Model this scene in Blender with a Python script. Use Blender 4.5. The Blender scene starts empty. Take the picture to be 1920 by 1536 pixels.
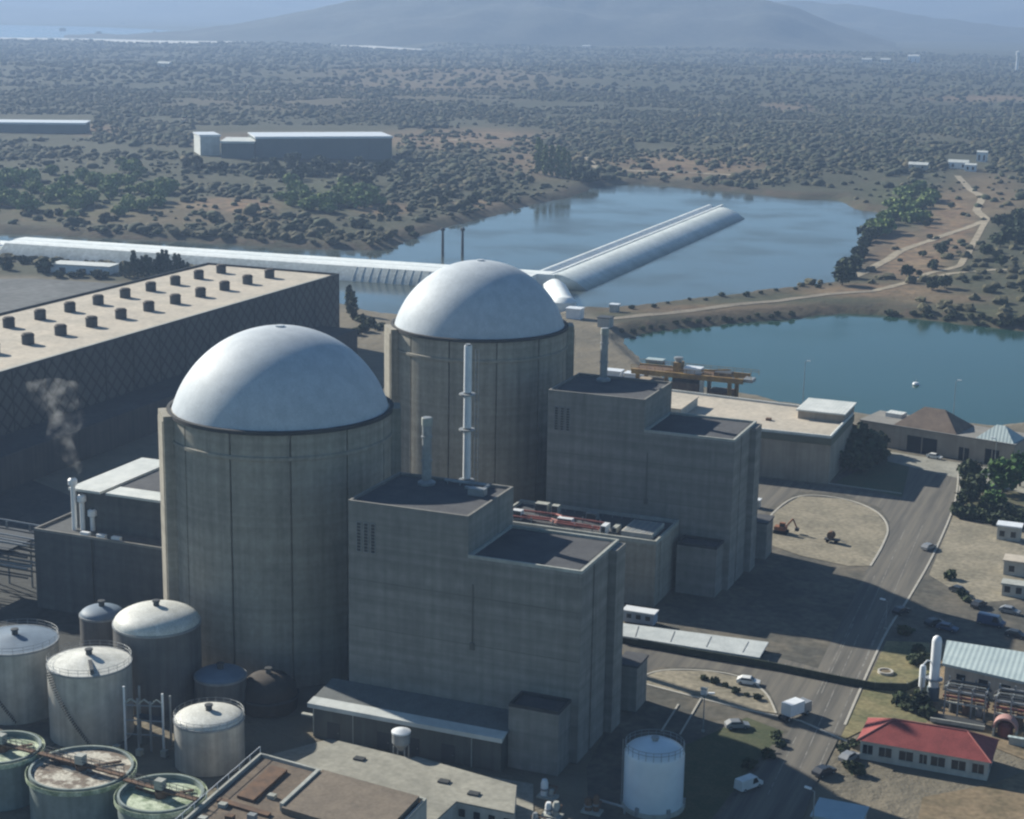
import bpy, math, random
import numpy as np
from mathutils import Vector, Matrix
random.seed(7); rng = np.random.default_rng(7)
S = bpy.context.scene
COL = S.collection
PI = math.pi

# ------------------------------------------------------------------ camera
FPX, PITCH, ROLL, YAW = 3208.6, 0.233, 0.017, -0.383
CAM = np.array([158.43, -276.12, 123.39])
cF = np.array([math.sin(YAW)*math.cos(PITCH), math.cos(YAW)*math.cos(PITCH), -math.sin(PITCH)])
r0 = np.array([math.cos(YAW), -math.sin(YAW), 0.0]); u0 = np.cross(r0, cF)
cR = math.cos(ROLL)*r0 + math.sin(ROLL)*u0
cU = -math.sin(ROLL)*r0 + math.cos(ROLL)*u0
cd = bpy.data.cameras.new("camera"); cam = bpy.data.objects.new("camera", cd); COL.objects.link(cam)
m = Matrix.Identity(4)
for i in range(3):
    m[i][0], m[i][1], m[i][2], m[i][3] = cR[i], cU[i], -cF[i], CAM[i]
cam.matrix_world = m
cd.sensor_width = 36; cd.lens = FPX/1920*36; cd.clip_start = 1; cd.clip_end = 40000
S.camera = cam

# ------------------------------------------------------------------ light
SUN_AZ = math.radians(-73)     # azimuth from +y towards +x (negative: to the left)
SUN_EL = math.radians(28)
to_sun = Vector((math.sin(SUN_AZ)*math.cos(SUN_EL), math.cos(SUN_AZ)*math.cos(SUN_EL), math.sin(SUN_EL)))
ld = bpy.data.lights.new("sun", 'SUN'); ld.energy = 5.0; ld.angle = math.radians(0.5); ld.color = (1.0, 0.95, 0.83)
lo = bpy.data.objects.new("sun", ld); COL.objects.link(lo)
lo.rotation_euler = to_sun.to_track_quat('Z', 'Y').to_euler(); lo.location = (-200, 100, 400)
W = bpy.data.worlds.new("World"); S.world = W; W.use_nodes = True
wn = W.node_tree.nodes; sky = wn.new('ShaderNodeTexSky'); sky.sky_type = 'NISHITA'; sky.sun_disc = False
sky.sun_elevation = SUN_EL; sky.sun_rotation = SUN_AZ; sky.dust_density = 0.15; sky.air_density = 0.75; sky.ozone_density = 3.5
tint = wn.new('ShaderNodeMix'); tint.data_type = 'RGBA'; tint.blend_type = 'MULTIPLY'; tint.inputs[0].default_value = 1; tint.inputs[7].default_value = (0.85, 1.03, 0.99, 1)   # the cool white balance of the photograph
W.node_tree.links.new(sky.outputs[0], tint.inputs[6]); W.node_tree.links.new(tint.outputs[2], wn['Background'].inputs[0]); wn['Background'].inputs[1].default_value = 0.062
S.view_settings.view_transform = 'Standard'; S.view_settings.look = 'None'
S.view_settings.gamma = 1; S.view_settings.use_curve_mapping = False
S.view_settings.exposure = 0.85
S.cycles.volume_bounces = 0; S.cycles.max_bounces = 5; S.cycles.diffuse_bounces = 2; S.cycles.glossy_bounces = 2
S.cycles.filter_width = 2.3

# ------------------------------------------------------------------ where a picture point lies on a level plane
def G(px, py, z=0.0):
    d = cF*FPX + cR*(px-960) - cU*(py-768)
    return CAM + d*((z-CAM[2])/d[2])
def GP(pts, z=0.0): return [tuple(G(x, y, z)) for x, y in pts]

# ------------------------------------------------------------------ materials
MATS = {}
def mat(name, col, rough=0.8, col2=None, scale=0.2, amt=0.5, metal=0.0, bump=0.0, spec=0.3, streak=0.0, fine=0.0, lines=0.0, stretch=None):
    """procedural surface: two-tone noise, optional vertical run-off streaks and horizontal pour lines"""
    if name in MATS: return MATS[name]
    M = bpy.data.materials.new(name); M.use_nodes = True; nt = M.node_tree; N = nt.nodes; L = nt.links
    b = N['Principled BSDF']; b.inputs['Roughness'].default_value = rough; b.inputs['Metallic'].default_value = metal
    b.inputs['Specular IOR Level'].default_value = spec
    geo = N.new('ShaderNodeNewGeometry'); pos = geo.outputs['Position']
    if stretch:
        mp = N.new('ShaderNodeMapping'); mp.inputs['Scale'].default_value = stretch; L.new(pos, mp.inputs[0]); npos = mp.outputs[0]
    else: npos = pos
    nz = N.new('ShaderNodeTexNoise'); nz.inputs['Scale'].default_value = scale; nz.inputs['Detail'].default_value = 6; nz.inputs['Roughness'].default_value = 0.65
    L.new(npos, nz.inputs['Vector'])
    ramp = N.new('ShaderNodeMapRange'); ramp.inputs[1].default_value = 0.5-0.28*(1.2-amt); ramp.inputs[2].default_value = 0.5+0.28*(1.2-amt)
    L.new(nz.outputs[0], ramp.inputs[0])
    mx = N.new('ShaderNodeMix'); mx.data_type = 'RGBA'
    c2 = col2 if col2 else tuple(c*0.72 for c in col)
    mx.inputs[6].default_value = (*col, 1); mx.inputs[7].default_value = (*c2, 1); L.new(ramp.outputs[0], mx.inputs[0])
    out = mx.outputs[2]
    def mul(src, fac_out, lo, hi, a=0.3, c=0.7):
        mr = N.new('ShaderNodeMapRange'); mr.inputs[1].default_value = a; mr.inputs[2].default_value = c
        mr.inputs[3].default_value = lo; mr.inputs[4].default_value = hi; L.new(fac_out, mr.inputs[0])
        mm = N.new('ShaderNodeMix'); mm.data_type = 'RGBA'; mm.blend_type = 'MULTIPLY'; mm.inputs[0].default_value = 1
        L.new(src, mm.inputs[6]); L.new(mr.outputs[0], mm.inputs[7]); return mm.outputs[2]
    if streak:
        mp = N.new('ShaderNodeMapping'); mp.inputs['Scale'].default_value = (0.9, 0.9, 0.035); L.new(pos, mp.inputs[0])
        n2 = N.new('ShaderNodeTexNoise'); n2.inputs['Scale'].default_value = 1.0; n2.inputs['Detail'].default_value = 4; L.new(mp.outputs[0], n2.inputs['Vector'])
        out = mul(out, n2.outputs[0], 1-streak, 1.0)
    if fine:
        n3 = N.new('ShaderNodeTexNoise'); n3.inputs['Scale'].default_value = scale*9; n3.inputs['Detail'].default_value = 4; L.new(pos, n3.inputs['Vector'])
        out = mul(out, n3.outputs[0], 1-fine, 1+fine*0.4)
    if lines:
        sx = N.new('ShaderNodeSeparateXYZ'); L.new(pos, sx.inputs[0])
        n4 = N.new('ShaderNodeTexNoise'); n4.noise_dimensions = '1D'; n4.inputs['Scale'].default_value = 0.55; n4.inputs['Detail'].default_value = 3; L.new(sx.outputs[2], n4.inputs['W'])
        out = mul(out, n4.outputs[0], 1-lines, 1.0, 0.35, 0.65)
    L.new(out, b.inputs['Base Color'])
    if bump:
        bp = N.new('ShaderNodeBump'); bp.inputs['Strength'].default_value = bump; bp.inputs['Distance'].default_value = 0.3
        L.new(nz.outputs[0], bp.inputs['Height']); L.new(bp.outputs[0], b.inputs['Normal'])
    MATS[name] = M; return M

concrete = mat('concrete', (0.40, 0.37, 0.31), 0.9, (0.31, 0.29, 0.245), 0.12, 0.5, streak=0.28, fine=0.14, lines=0.14)
concrete_block = mat('formwork_concrete', (0.305, 0.295, 0.27), 0.9, (0.245, 0.238, 0.22), 0.07, 0.4, streak=0.22, fine=0.14, lines=0.2)
concrete_pale = mat('pale_concrete', (0.42, 0.43, 0.40), 0.85, (0.30, 0.31, 0.28), 0.15, 0.6, fine=0.2)
joint_dark = mat('dark_joint', (0.05, 0.052, 0.055), 0.9)
roof_dark = mat('dark_roofing', (0.085, 0.088, 0.095), 0.95, (0.06, 0.062, 0.07), 0.25, 0.7, fine=0.2)
dome_paint = mat('dome_paint', (0.50, 0.54, 0.58), 0.6, (0.43, 0.47, 0.51), 0.35, 0.8, fine=0.12, spec=0.2)
clad_dark = None
roof_beige = mat('beige_roofing', (0.50, 0.44, 0.36), 0.9, (0.40, 0.36, 0.30), 0.08, 0.7, fine=0.2)
roof_pale = mat('pale_sheet', (0.62, 0.63, 0.60), 0.6, (0.48, 0.50, 0.48), 0.3, 0.7)
white_paint = mat('white_paint', (0.74, 0.76, 0.78), 0.4, (0.62, 0.65, 0.68), 0.5, 0.6, spec=0.4)
steel = mat('grey_steel', (0.30, 0.32, 0.33), 0.5, (0.2, 0.21, 0.22), 0.6, 0.6, metal=0.2)
steel_dark = mat('dark_steel', (0.06, 0.065, 0.07), 0.6)
tank_metal = mat('dull_tank_metal', (0.58, 0.57, 0.53), 0.45, (0.42, 0.41, 0.38), 0.35, 0.6, metal=0.25, streak=0.3, spec=0.5)
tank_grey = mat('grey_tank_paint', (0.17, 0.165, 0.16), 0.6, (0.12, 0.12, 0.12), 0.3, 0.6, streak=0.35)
tank_roof = mat('tank_roof_paint', (0.66, 0.66, 0.62), 0.55, (0.50, 0.50, 0.46), 0.45, 0.7, fine=0.25)
blue_roof = mat('bluegrey_paint_and_shade', (0.16, 0.21, 0.27), 0.6, (0.12, 0.16, 0.21), 0.4, 0.6)  # blue-grey roof paint; on the two shaded tanks, shade put into the colour
rust = mat('rusty_steel', (0.16, 0.095, 0.06), 0.9, (0.09, 0.06, 0.045), 0.5, 0.8)
brown_roof = mat('brown_roofing', (0.16, 0.125, 0.095), 0.95, (0.115, 0.092, 0.073), 0.25, 0.8, fine=0.25)
teal_roof = mat('teal_sheet', (0.40, 0.47, 0.47), 0.6, (0.33, 0.40, 0.41), 0.25, 0.6)
red_tile = mat('red_roof_tile', (0.30, 0.07, 0.065), 0.8, (0.22, 0.05, 0.05), 0.5, 0.7, fine=0.25)
plaster = mat('pale_plaster', (0.52, 0.50, 0.45), 0.9, (0.42, 0.40, 0.36), 0.3, 0.6, streak=0.2)
plaster_beige = mat('beige_plaster', (0.40, 0.34, 0.27), 0.9, (0.32, 0.27, 0.215), 0.25, 0.6, streak=0.2)
glass = mat('dark_glass', (0.02, 0.025, 0.03), 0.15, spec=0.5)
yellow = mat('yellow_crane_paint', (0.30, 0.19, 0.06), 0.8, (0.16, 0.10, 0.045), 0.4, 0.8)
orange = mat('orange_paint', (0.26, 0.105, 0.05), 0.8, (0.16, 0.08, 0.05), 1.5, 0.9)
redpipe = mat('red_pipe_paint', (0.32, 0.10, 0.08), 0.6, (0.2, 0.08, 0.07), 0.6, 0.8)
asphalt = mat('asphalt', (0.155, 0.142, 0.120), 0.95, (0.088, 0.084, 0.077), 1.0, 0.75, fine=0.12, stretch=(0.55, 0.02, 1))
yard_m = mat('yard_asphalt', (0.135, 0.12, 0.095), 0.95, (0.078, 0.076, 0.066), 0.07, 0.95, fine=0.35)
gravel = mat('gravel', (0.29, 0.255, 0.19), 0.95, (0.20, 0.18, 0.135), 0.10, 0.8, fine=0.35)
soil = mat('dry_soil', (0.24, 0.18, 0.115), 0.95, (0.15, 0.12, 0.075), 0.10, 0.9, fine=0.35)
drygrass = mat('dry_grass', (0.22, 0.19, 0.10), 0.95, (0.13, 0.13, 0.065), 0.12, 0.9, fine=0.35)
slab_m = mat('concrete_slab', (0.32, 0.31, 0.265), 0.9, (0.22, 0.215, 0.185), 0.12, 0.7, fine=0.2)
kerb_m = mat('kerb_concrete', (0.42, 0.40, 0.35), 0.9, (0.34, 0.32, 0.28), 0.4, 0.6)
line_paint = mat('worn_road_paint', (0.24, 0.23, 0.21), 0.9, (0.12, 0.115, 0.105), 0.35, 1.0)
canal_conc = mat('white_lining', (0.80, 0.83, 0.82), 0.6, (0.70, 0.74, 0.73), 0.05, 0.7, fine=0.15)
canal_side = mat('weathered_lining', (0.52, 0.56, 0.55), 0.85, (0.40, 0.44, 0.43), 0.06, 0.8, fine=0.25)
hedge_m = mat('hedge_leaf', (0.045, 0.06, 0.03), 0.9, (0.025, 0.035, 0.02), 0.8, 0.9)
leaf_oak = mat('oak_leaf', (0.050, 0.065, 0.036), 0.9, (0.030, 0.042, 0.025), 0.12, 0.9)
leaf_far = mat('scrub_leaf', (0.058, 0.064, 0.042), 0.95, (0.040, 0.046, 0.032), 0.01, 0.9)
leaf_green = mat('green_leaf', (0.060, 0.115, 0.035), 0.85, (0.035, 0.075, 0.022), 0.35, 0.9)
leaf_light = mat('light_leaf', (0.17, 0.22, 0.085), 0.9, (0.11, 0.15, 0.06), 0.15, 0.9)
leaf_poplar = mat('poplar_leaf', (0.20, 0.23, 0.12), 0.9, (0.13, 0.155, 0.08), 0.25, 0.9)
bark = mat('bark', (0.09, 0.07, 0.05), 0.95)
tyre = mat('tyre_rubber', (0.02, 0.02, 0.02), 0.9)
lampglass = mat('lamp_glass', (0.5, 0.5, 0.45), 0.2)
floc_green = mat('pale_green_scum', (0.52, 0.58, 0.44), 0.6, (0.22, 0.28, 0.18), 0.55, 0.9, fine=0.35)
floc_rust = mat('rusty_sludge', (0.17, 0.135, 0.105), 0.8, (0.50, 0.47, 0.40), 0.28, 1.05, fine=0.35)
green_side = mat('grey_green_tank_wall', (0.26, 0.31, 0.30), 0.7, (0.19, 0.23, 0.22), 0.4, 0.7, streak=0.3)

opening = mat('dark_opening', (0.012, 0.013, 0.015), 0.9)
def lattice_mat():
    """dark cladding with a faint diagonal pattern of panels"""
    M = mat('dark_panel_cladding', (0.115, 0.112, 0.108), 0.8, (0.09, 0.088, 0.088), 0.06, 0.7, streak=0.2)
    nt = M.node_tree; N = nt.nodes; L = nt.links; b = N['Principled BSDF']
    src = b.inputs['Base Color'].links[0].from_socket
    geo = N.new('ShaderNodeNewGeometry'); sx = N.new('ShaderNodeSeparateXYZ'); L.new(geo.outputs['Position'], sx.inputs[0])
    def diag(sign):
        a = N.new('ShaderNodeMath'); a.operation = 'MULTIPLY_ADD'; a.inputs[1].default_value = sign*1.0
        L.new(sx.outputs[2], a.inputs[0]); L.new(sx.outputs[1], a.inputs[2])
        f = N.new('ShaderNodeMath'); f.operation = 'MULTIPLY'; f.inputs[1].default_value = 1/5.0; L.new(a.outputs[0], f.inputs[0])
        g = N.new('ShaderNodeMath'); g.operation = 'FRACT'; L.new(f.outputs[0], g.inputs[0]); return g.outputs[0]
    mn = N.new('ShaderNodeMath'); mn.operation = 'MINIMUM'; L.new(diag(1), mn.inputs[0]); L.new(diag(-1), mn.inputs[1])
    mr = N.new('ShaderNodeMapRange'); mr.inputs[1].default_value = 0.10; mr.inputs[2].default_value = 0.25; mr.inputs[3].default_value = 0.40; mr.inputs[4].default_value = 1.0
    L.new(mn.outputs[0], mr.inputs[0])
    mm = N.new('ShaderNodeMix'); mm.data_type = 'RGBA'; mm.blend_type = 'MULTIPLY'; mm.inputs[0].default_value = 1
    L.new(src, mm.inputs[6]); L.new(mr.outputs[0], mm.inputs[7]); L.new(mm.outputs[2], b.inputs['Base Color'])
    return M
clad_dark = lattice_mat()

def corrugate(M, axis, per):
    """fine ribs across a sheet-metal roof"""
    nt = M.node_tree; N = nt.nodes; L = nt.links; b = N['Principled BSDF']
    geo = N.new('ShaderNodeNewGeometry'); w = N.new('ShaderNodeTexWave'); w.bands_direction = axis; w.inputs['Scale'].default_value = 2*PI/per/20*1.0
    L.new(geo.outputs['Position'], w.inputs['Vector'])
    bp = N.new('ShaderNodeBump'); bp.inputs['Strength'].default_value = 0.4; bp.inputs['Distance'].default_value = 0.1
    L.new(w.outputs['Fac'], bp.inputs['Height']); L.new(bp.outputs[0], b.inputs['Normal'])
corrugate(roof_pale, 'X', 1.0); corrugate(teal_roof, 'X', 1.0)

def water_mat(name, col, rough, scale):
    M = bpy.data.materials.new(name); M.use_nodes = True; N = M.node_tree.nodes; L = M.node_tree.links; b = N['Principled BSDF']
    b.inputs['Roughness'].default_value = rough; b.inputs['IOR'].default_value = 1.33
    geo = N.new('ShaderNodeNewGeometry')
    nz = N.new('ShaderNodeTexNoise'); nz.inputs['Scale'].default_value = scale; nz.inputs['Detail'].default_value = 5; L.new(geo.outputs['Position'], nz.inputs['Vector'])
    bp = N.new('ShaderNodeBump'); bp.inputs['Strength'].default_value = 0.12; bp.inputs['Distance'].default_value = 0.12; L.new(nz.outputs[0], bp.inputs['Height'])
    L.new(bp.outputs[0], b.inputs['Normal'])
    n2 = N.new('ShaderNodeTexNoise'); n2.inputs['Scale'].default_value = 0.012; n2.inputs['Detail'].default_value = 3; L.new(geo.outputs['Position'], n2.inputs['Vector'])
    mx = N.new('ShaderNodeMix'); mx.data_type = 'RGBA'; mx.inputs[6].default_value = (*col, 1); mx.inputs[7].default_value = (*[c*0.8 for c in col], 1)
    L.new(n2.outputs[0], mx.inputs[0]); L.new(mx.outputs[2], b.inputs['Base Color'])
    n3 = N.new('ShaderNodeTexNoise'); n3.inputs['Scale'].default_value = 0.02; n3.inputs['Detail'].default_value = 4; L.new(geo.outputs['Position'], n3.inputs['Vector'])
    rr_ = N.new('ShaderNodeMapRange'); rr_.inputs[1].default_value = .4; rr_.inputs[2].default_value = .65; rr_.inputs[3].default_value = rough*.7; rr_.inputs[4].default_value = rough*2.4; L.new(n3.outputs[0], rr_.inputs[0]); L.new(rr_.outputs[0], b.inputs['Roughness'])
    return M
lake_m = water_mat('lake_water', (0.062, 0.078, 0.070), 0.10, 0.5)
pond_m = water_mat('pond_water', (0.022, 0.062, 0.048), 0.08, 0.6)
far_m = water_mat('reservoir_water', (0.10, 0.15, 0.20), 0.15, 0.05)

# ------------------------------------------------------------------ mesh collector
class MB:
    def __init__(s): s.v = []; s.f = []; s.sm = []
    def add(s, vs, fs, smooth=False):
        o = len(s.v); s.v += [tuple(map(float, p)) for p in vs]
        for f in fs: s.f.append(tuple(o+i for i in f)); s.sm.append(smooth)
        return s
    def prism(s, poly, z0, z1, top=None):
        n = len(poly); a = sum(poly[i][0]*poly[(i+1) % n][1]-poly[(i+1) % n][0]*poly[i][1] for i in range(n))
        if a < 0: poly = poly[::-1]; top = top[::-1] if top else None
        tp = top or poly
        vs = [(p[0], p[1], z0) for p in poly]+[(p[0], p[1], z1) for p in tp]
        return s.add(vs, [tuple(range(n-1, -1, -1)), tuple(range(n, 2*n))]+[(i, (i+1) % n, n+(i+1) % n, n+i) for i in range(n)])
    def box(s, x0, x1, y0, y1, z0, z1): return s.prism([(x0, y0), (x1, y0), (x1, y1), (x0, y1)], z0, z1)
    def obox(s, c, ax, hx, hy, z0, z1):
        """box turned so that its long side follows the direction ax"""
        ux, uy = ax; l = math.hypot(ux, uy); ux /= l; uy /= l
        return s.prism([(c[0]+a*hx*ux-b*hy*uy, c[1]+a*hx*uy+b*hy*ux) for a, b in ((-1, -1), (1, -1), (1, 1), (-1, 1))], z0, z1)
    def lathe(s, c, prof, n=48, a0=0.0, a1=2*PI, smooth=True):
        """rings of (radius, z); closes at radius 0"""
        full = abs(a1-a0-2*PI) < 1e-6; k = n if full else n+1; vs = []
        for r, z in prof:
            for i in range(k):
                a = a0+(a1-a0)*i/n; vs.append((c[0]+r*math.cos(a), c[1]+r*math.sin(a), z))
        fs = []
        for j in range(len(prof)-1):
            for i in range(n):
                i2 = (i+1) % k
                q = [j*k+i, j*k+i2, (j+1)*k+i2, (j+1)*k+i]
                if prof[j][0] < 1e-6: q = [j*k, (j+1)*k+i2, (j+1)*k+i]
                elif prof[j+1][0] < 1e-6: q = [j*k+i, j*k+i2, (j+1)*k]
                fs.append(tuple(q))
        return s.add(vs, fs, smooth)
    def tube(s, p0, p1, r, n=8, r1=None):
        p0 = Vector(p0); p1 = Vector(p1); d = (p1-p0); q = d.to_track_quat('Z', 'Y'); r1 = r if r1 is None else r1
        vs = []
        for p, rr in ((p0, r), (p1, r1)):
            for i in range(n):
                a = 2*PI*i/n; vs.append(p+q @ Vector((rr*math.cos(a), rr*math.sin(a), 0)))
        return s.add(vs, [(i, (i+1) % n, n+(i+1) % n, n+i) for i in range(n)]+[tuple(range(n-1, -1, -1)), tuple(range(n, 2*n))], True)
    def path(s, pts, r, n=8):
        for a, b in zip(pts[:-1], pts[1:]): s.tube(a, b, r, n)
        return s
    def quad(s, *p): return s.add(p, [tuple(range(len(p)))])
    def rim(s, poly, z0, z1, t):
        """a raised edge of thickness t standing inside the outline poly"""
        n = len(poly); a = sum(poly[i][0]*poly[(i+1) % n][1]-poly[(i+1) % n][0]*poly[i][1] for i in range(n))
        P = [Vector(p[:2]) for p in (poly if a > 0 else poly[::-1])]; Q = []
        for i in range(n):
            d1 = (P[i]-P[i-1]).normalized(); d2 = (P[(i+1) % n]-P[i]).normalized()
            n1 = Vector((-d1.y, d1.x)); n2 = Vector((-d2.y, d2.x)); bis = (n1+n2); bis = bis/max(0.2, bis.length_squared/2)
            Q.append(P[i]+bis*t)
        vs = [(p.x, p.y, z) for z in (z0, z1) for p in P]+[(p.x, p.y, z) for z in (z0, z1) for p in Q]
        fs = []
        for i in range(n):
            j = (i+1) % n
            fs += [(i, j, n+j, n+i), (3*n+i, 3*n+j, 2*n+j, 2*n+i), (n+i, n+j, 3*n+j, 3*n+i), (2*n+i, 2*n+j, j, i)]
        return s.add(vs, fs)

def wloc(o):
    v = Vector((0, 0, 0))
    while o: v = v+Vector(o.location); o = o.parent
    return v
def build(mb, name, mat_, parent=None, label=None, angle=35):
    off = wloc(parent) if parent else Vector((0, 0, 0))
    me = bpy.data.meshes.new(name)
    me.from_pydata([(x-off.x, y-off.y, z-off.z) for x, y, z in mb.v], [], mb.f); me.update()
    if any(mb.sm):
        me.polygons.foreach_set('use_smooth', mb.sm); me.set_sharp_from_angle(angle=math.radians(angle))
    me.materials.append(mat_)
    o = bpy.data.objects.new(name, me); COL.objects.link(o)
    if parent: o.parent = parent
    if label: o['label'] = label
    return o
def thing(name, label, cat, loc=(0, 0, 0), group=None):
    o = bpy.data.objects.new(name, None); COL.objects.link(o); o.location = tuple(map(float, loc)); o.empty_display_size = 0.5
    o['label'] = label; o['category'] = cat
    if group: o['group'] = group
    return o
def tag(o, label, cat, group=None):
    o['label'] = label; o['category'] = cat
    if group: o['group'] = group
    return o
def struct(name, mb, mat_, kind='structure'):
    o = build(mb, name, mat_); o['kind'] = kind; return o
def dup(root, loc, label=None, rotz=None, scale=None):
    r = root.copy(); COL.objects.link(r); r.location = tuple(map(float, loc))
    if rotz is not None: r.rotation_euler = (0, 0, rotz)
    if scale is not None: r.scale = (scale, scale, scale)
    if label: r['label'] = label
    for ch in list(root.children):
        c = ch.copy(); COL.objects.link(c); c.parent = r
        for g in list(ch.children):
            d = g.copy(); COL.objects.link(d); d.parent = c
    return r

def algae(M, z0, z1, col):
    """growth on the lining near the water line"""
    nt = M.node_tree; N = nt.nodes; L = nt.links; b = N['Principled BSDF']; src = b.inputs['Base Color'].links[0].from_socket
    geo = N.new('ShaderNodeNewGeometry'); sx = N.new('ShaderNodeSeparateXYZ'); L.new(geo.outputs['Position'], sx.inputs[0])
    nz = N.new('ShaderNodeTexNoise'); nz.inputs['Scale'].default_value = .08; nz.inputs['Detail'].default_value = 4; L.new(geo.outputs['Position'], nz.inputs['Vector'])
    ad = N.new('ShaderNodeMath'); ad.operation = 'MULTIPLY_ADD'; ad.inputs[1].default_value = 2.0; L.new(nz.outputs[0], ad.inputs[0]); L.new(sx.outputs[2], ad.inputs[2])
    mr = N.new('ShaderNodeMapRange'); mr.inputs[1].default_value = z0+1; mr.inputs[2].default_value = z1+1; mr.inputs[3].default_value = 1; mr.inputs[4].default_value = 0; L.new(ad.outputs[0], mr.inputs[0])
    mx = N.new('ShaderNodeMix'); mx.data_type = 'RGBA'; L.new(mr.outputs[0], mx.inputs[0]); L.new(src, mx.inputs[6]); mx.inputs[7].default_value = (*col, 1); L.new(mx.outputs[2], b.inputs['Base Color'])
lining = mat('stained_lining', (0.72, 0.76, 0.74), 0.7, (0.60, 0.65, 0.63), 0.05, 0.7, fine=0.15); algae(lining, -3.4, 0.6, (0.13, 0.17, 0.14))

def panels(M, w, h, amt):
    """formwork panels: a slightly different tone from one poured panel to the next, with faint joints"""
    nt = M.node_tree; N = nt.nodes; L = nt.links; b = N['Principled BSDF']; src = b.inputs['Base Color'].links[0].from_socket
    geo = N.new('ShaderNodeNewGeometry'); sx = N.new('ShaderNodeSeparateXYZ'); L.new(geo.outputs['Position'], sx.inputs[0])
    ad = N.new('ShaderNodeMath'); L.new(sx.outputs[0], ad.inputs[0]); L.new(sx.outputs[1], ad.inputs[1])
    cb = N.new('ShaderNodeCombineXYZ'); L.new(ad.outputs[0], cb.inputs[0]); L.new(sx.outputs[2], cb.inputs[1])
    br = N.new('ShaderNodeTexBrick'); br.inputs['Scale'].default_value = 1; br.inputs['Brick Width'].default_value = w; br.inputs['Row Height'].default_value = h
    br.inputs['Mortar Size'].default_value = .035; br.inputs['Mortar Smooth'].default_value = .5; br.offset = 0.0
    br.inputs['Color1'].default_value = (1, 1, 1, 1); br.inputs['Color2'].default_value = (1-amt, 1-amt, 1-amt*.9, 1); br.inputs['Mortar'].default_value = (1-1.8*amt, 1-1.8*amt, 1-1.8*amt, 1)
    L.new(cb.outputs[0], br.inputs['Vector'])
    mm = N.new('ShaderNodeMix'); mm.data_type = 'RGBA'; mm.blend_type = 'MULTIPLY'; mm.inputs[0].default_value = 1; L.new(src, mm.inputs[6]); L.new(br.outputs[0], mm.inputs[7]); src = mm.outputs[2]
    # blotchy weathering and a few long dark runs
    mp = N.new('ShaderNodeMapping'); mp.inputs['Scale'].default_value = (.35, .35, .02); L.new(geo.outputs['Position'], mp.inputs[0])
    nz = N.new('ShaderNodeTexNoise'); nz.inputs['Detail'].default_value = 7; nz.inputs['Roughness'].default_value = .7; L.new(mp.outputs[0], nz.inputs['Vector']); nz.inputs['Scale'].default_value = 1
    mr = N.new('ShaderNodeMapRange'); mr.inputs[1].default_value = .58; mr.inputs[2].default_value = .75; mr.inputs[3].default_value = 1; mr.inputs[4].default_value = .68; L.new(nz.outputs[0], mr.inputs[0])
    m2 = N.new('ShaderNodeMix'); m2.data_type = 'RGBA'; m2.blend_type = 'MULTIPLY'; m2.inputs[0].default_value = 1; L.new(src, m2.inputs[6]); L.new(mr.outputs[0], m2.inputs[7]); L.new(m2.outputs[2], b.inputs['Base Color'])
panels(concrete_block, 3.2, 1.6, .07); panels(concrete, 4.0, 2.2, .05); panels(plaster_beige, 6.0, 3.0, .06)

def island_vary(M, lo, hi, warm=.25):
    """each crown or leaf its own tone"""
    nt = M.node_tree; N = nt.nodes; L = nt.links; b = N['Principled BSDF']; src = b.inputs['Base Color'].links[0].from_socket
    geo = N.new('ShaderNodeNewGeometry'); r = N.new('ShaderNodeValToRGB'); L.new(geo.outputs['Random Per Island'], r.inputs[0])
    r.color_ramp.elements[0].color = (lo, lo*1.02, lo, 1); r.color_ramp.elements[1].color = (hi*(1+warm), hi, hi*.85, 1)
    e = r.color_ramp.elements.new(.5); e.color = (.95, 1.08, .9, 1)
    mm = N.new('ShaderNodeMix'); mm.data_type = 'RGBA'; mm.blend_type = 'MULTIPLY'; mm.inputs[0].default_value = 1; L.new(src, mm.inputs[6]); L.new(r.outputs[0], mm.inputs[7]); L.new(mm.outputs[2], b.inputs['Base Color'])
island_vary(leaf_far, .62, 1.5, .3); island_vary(leaf_oak, .7, 1.35, .1); island_vary(leaf_green, .6, 1.5, 0); island_vary(leaf_light, .7, 1.3, .1); island_vary(leaf_poplar, .7, 1.25, .1)
# ================================================================== terrain and water
def _hash(i, j):
    n = (i.astype(np.int64)*374761393+j.astype(np.int64)*668265263) & 0x7fffffff
    n = ((n ^ (n >> 13))*1274126177) & 0x7fffffff
    return ((n ^ (n >> 16)) & 0xffff)/65535.0
def vnoise(x, y):
    xi = np.floor(x); yi = np.floor(y); fx = x-xi; fy = y-yi; fx = fx*fx*(3-2*fx); fy = fy*fy*(3-2*fy)
    a = _hash(xi, yi); b = _hash(xi+1, yi); c = _hash(xi, yi+1); d = _hash(xi+1, yi+1)
    return (a*(1-fx)+b*fx)*(1-fy)+(c*(1-fx)+d*fx)*fy
def fbm(x, y, o=4):
    s = 0; a = 0.5
    for k in range(o): s = s+a*vnoise(x*2**k+17.3*k, y*2**k-9.1*k); a *= 0.5
    return s/(1-0.5**o)
def smooth(t): t = np.clip(t, 0, 1); return t*t*(3-2*t)
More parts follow.
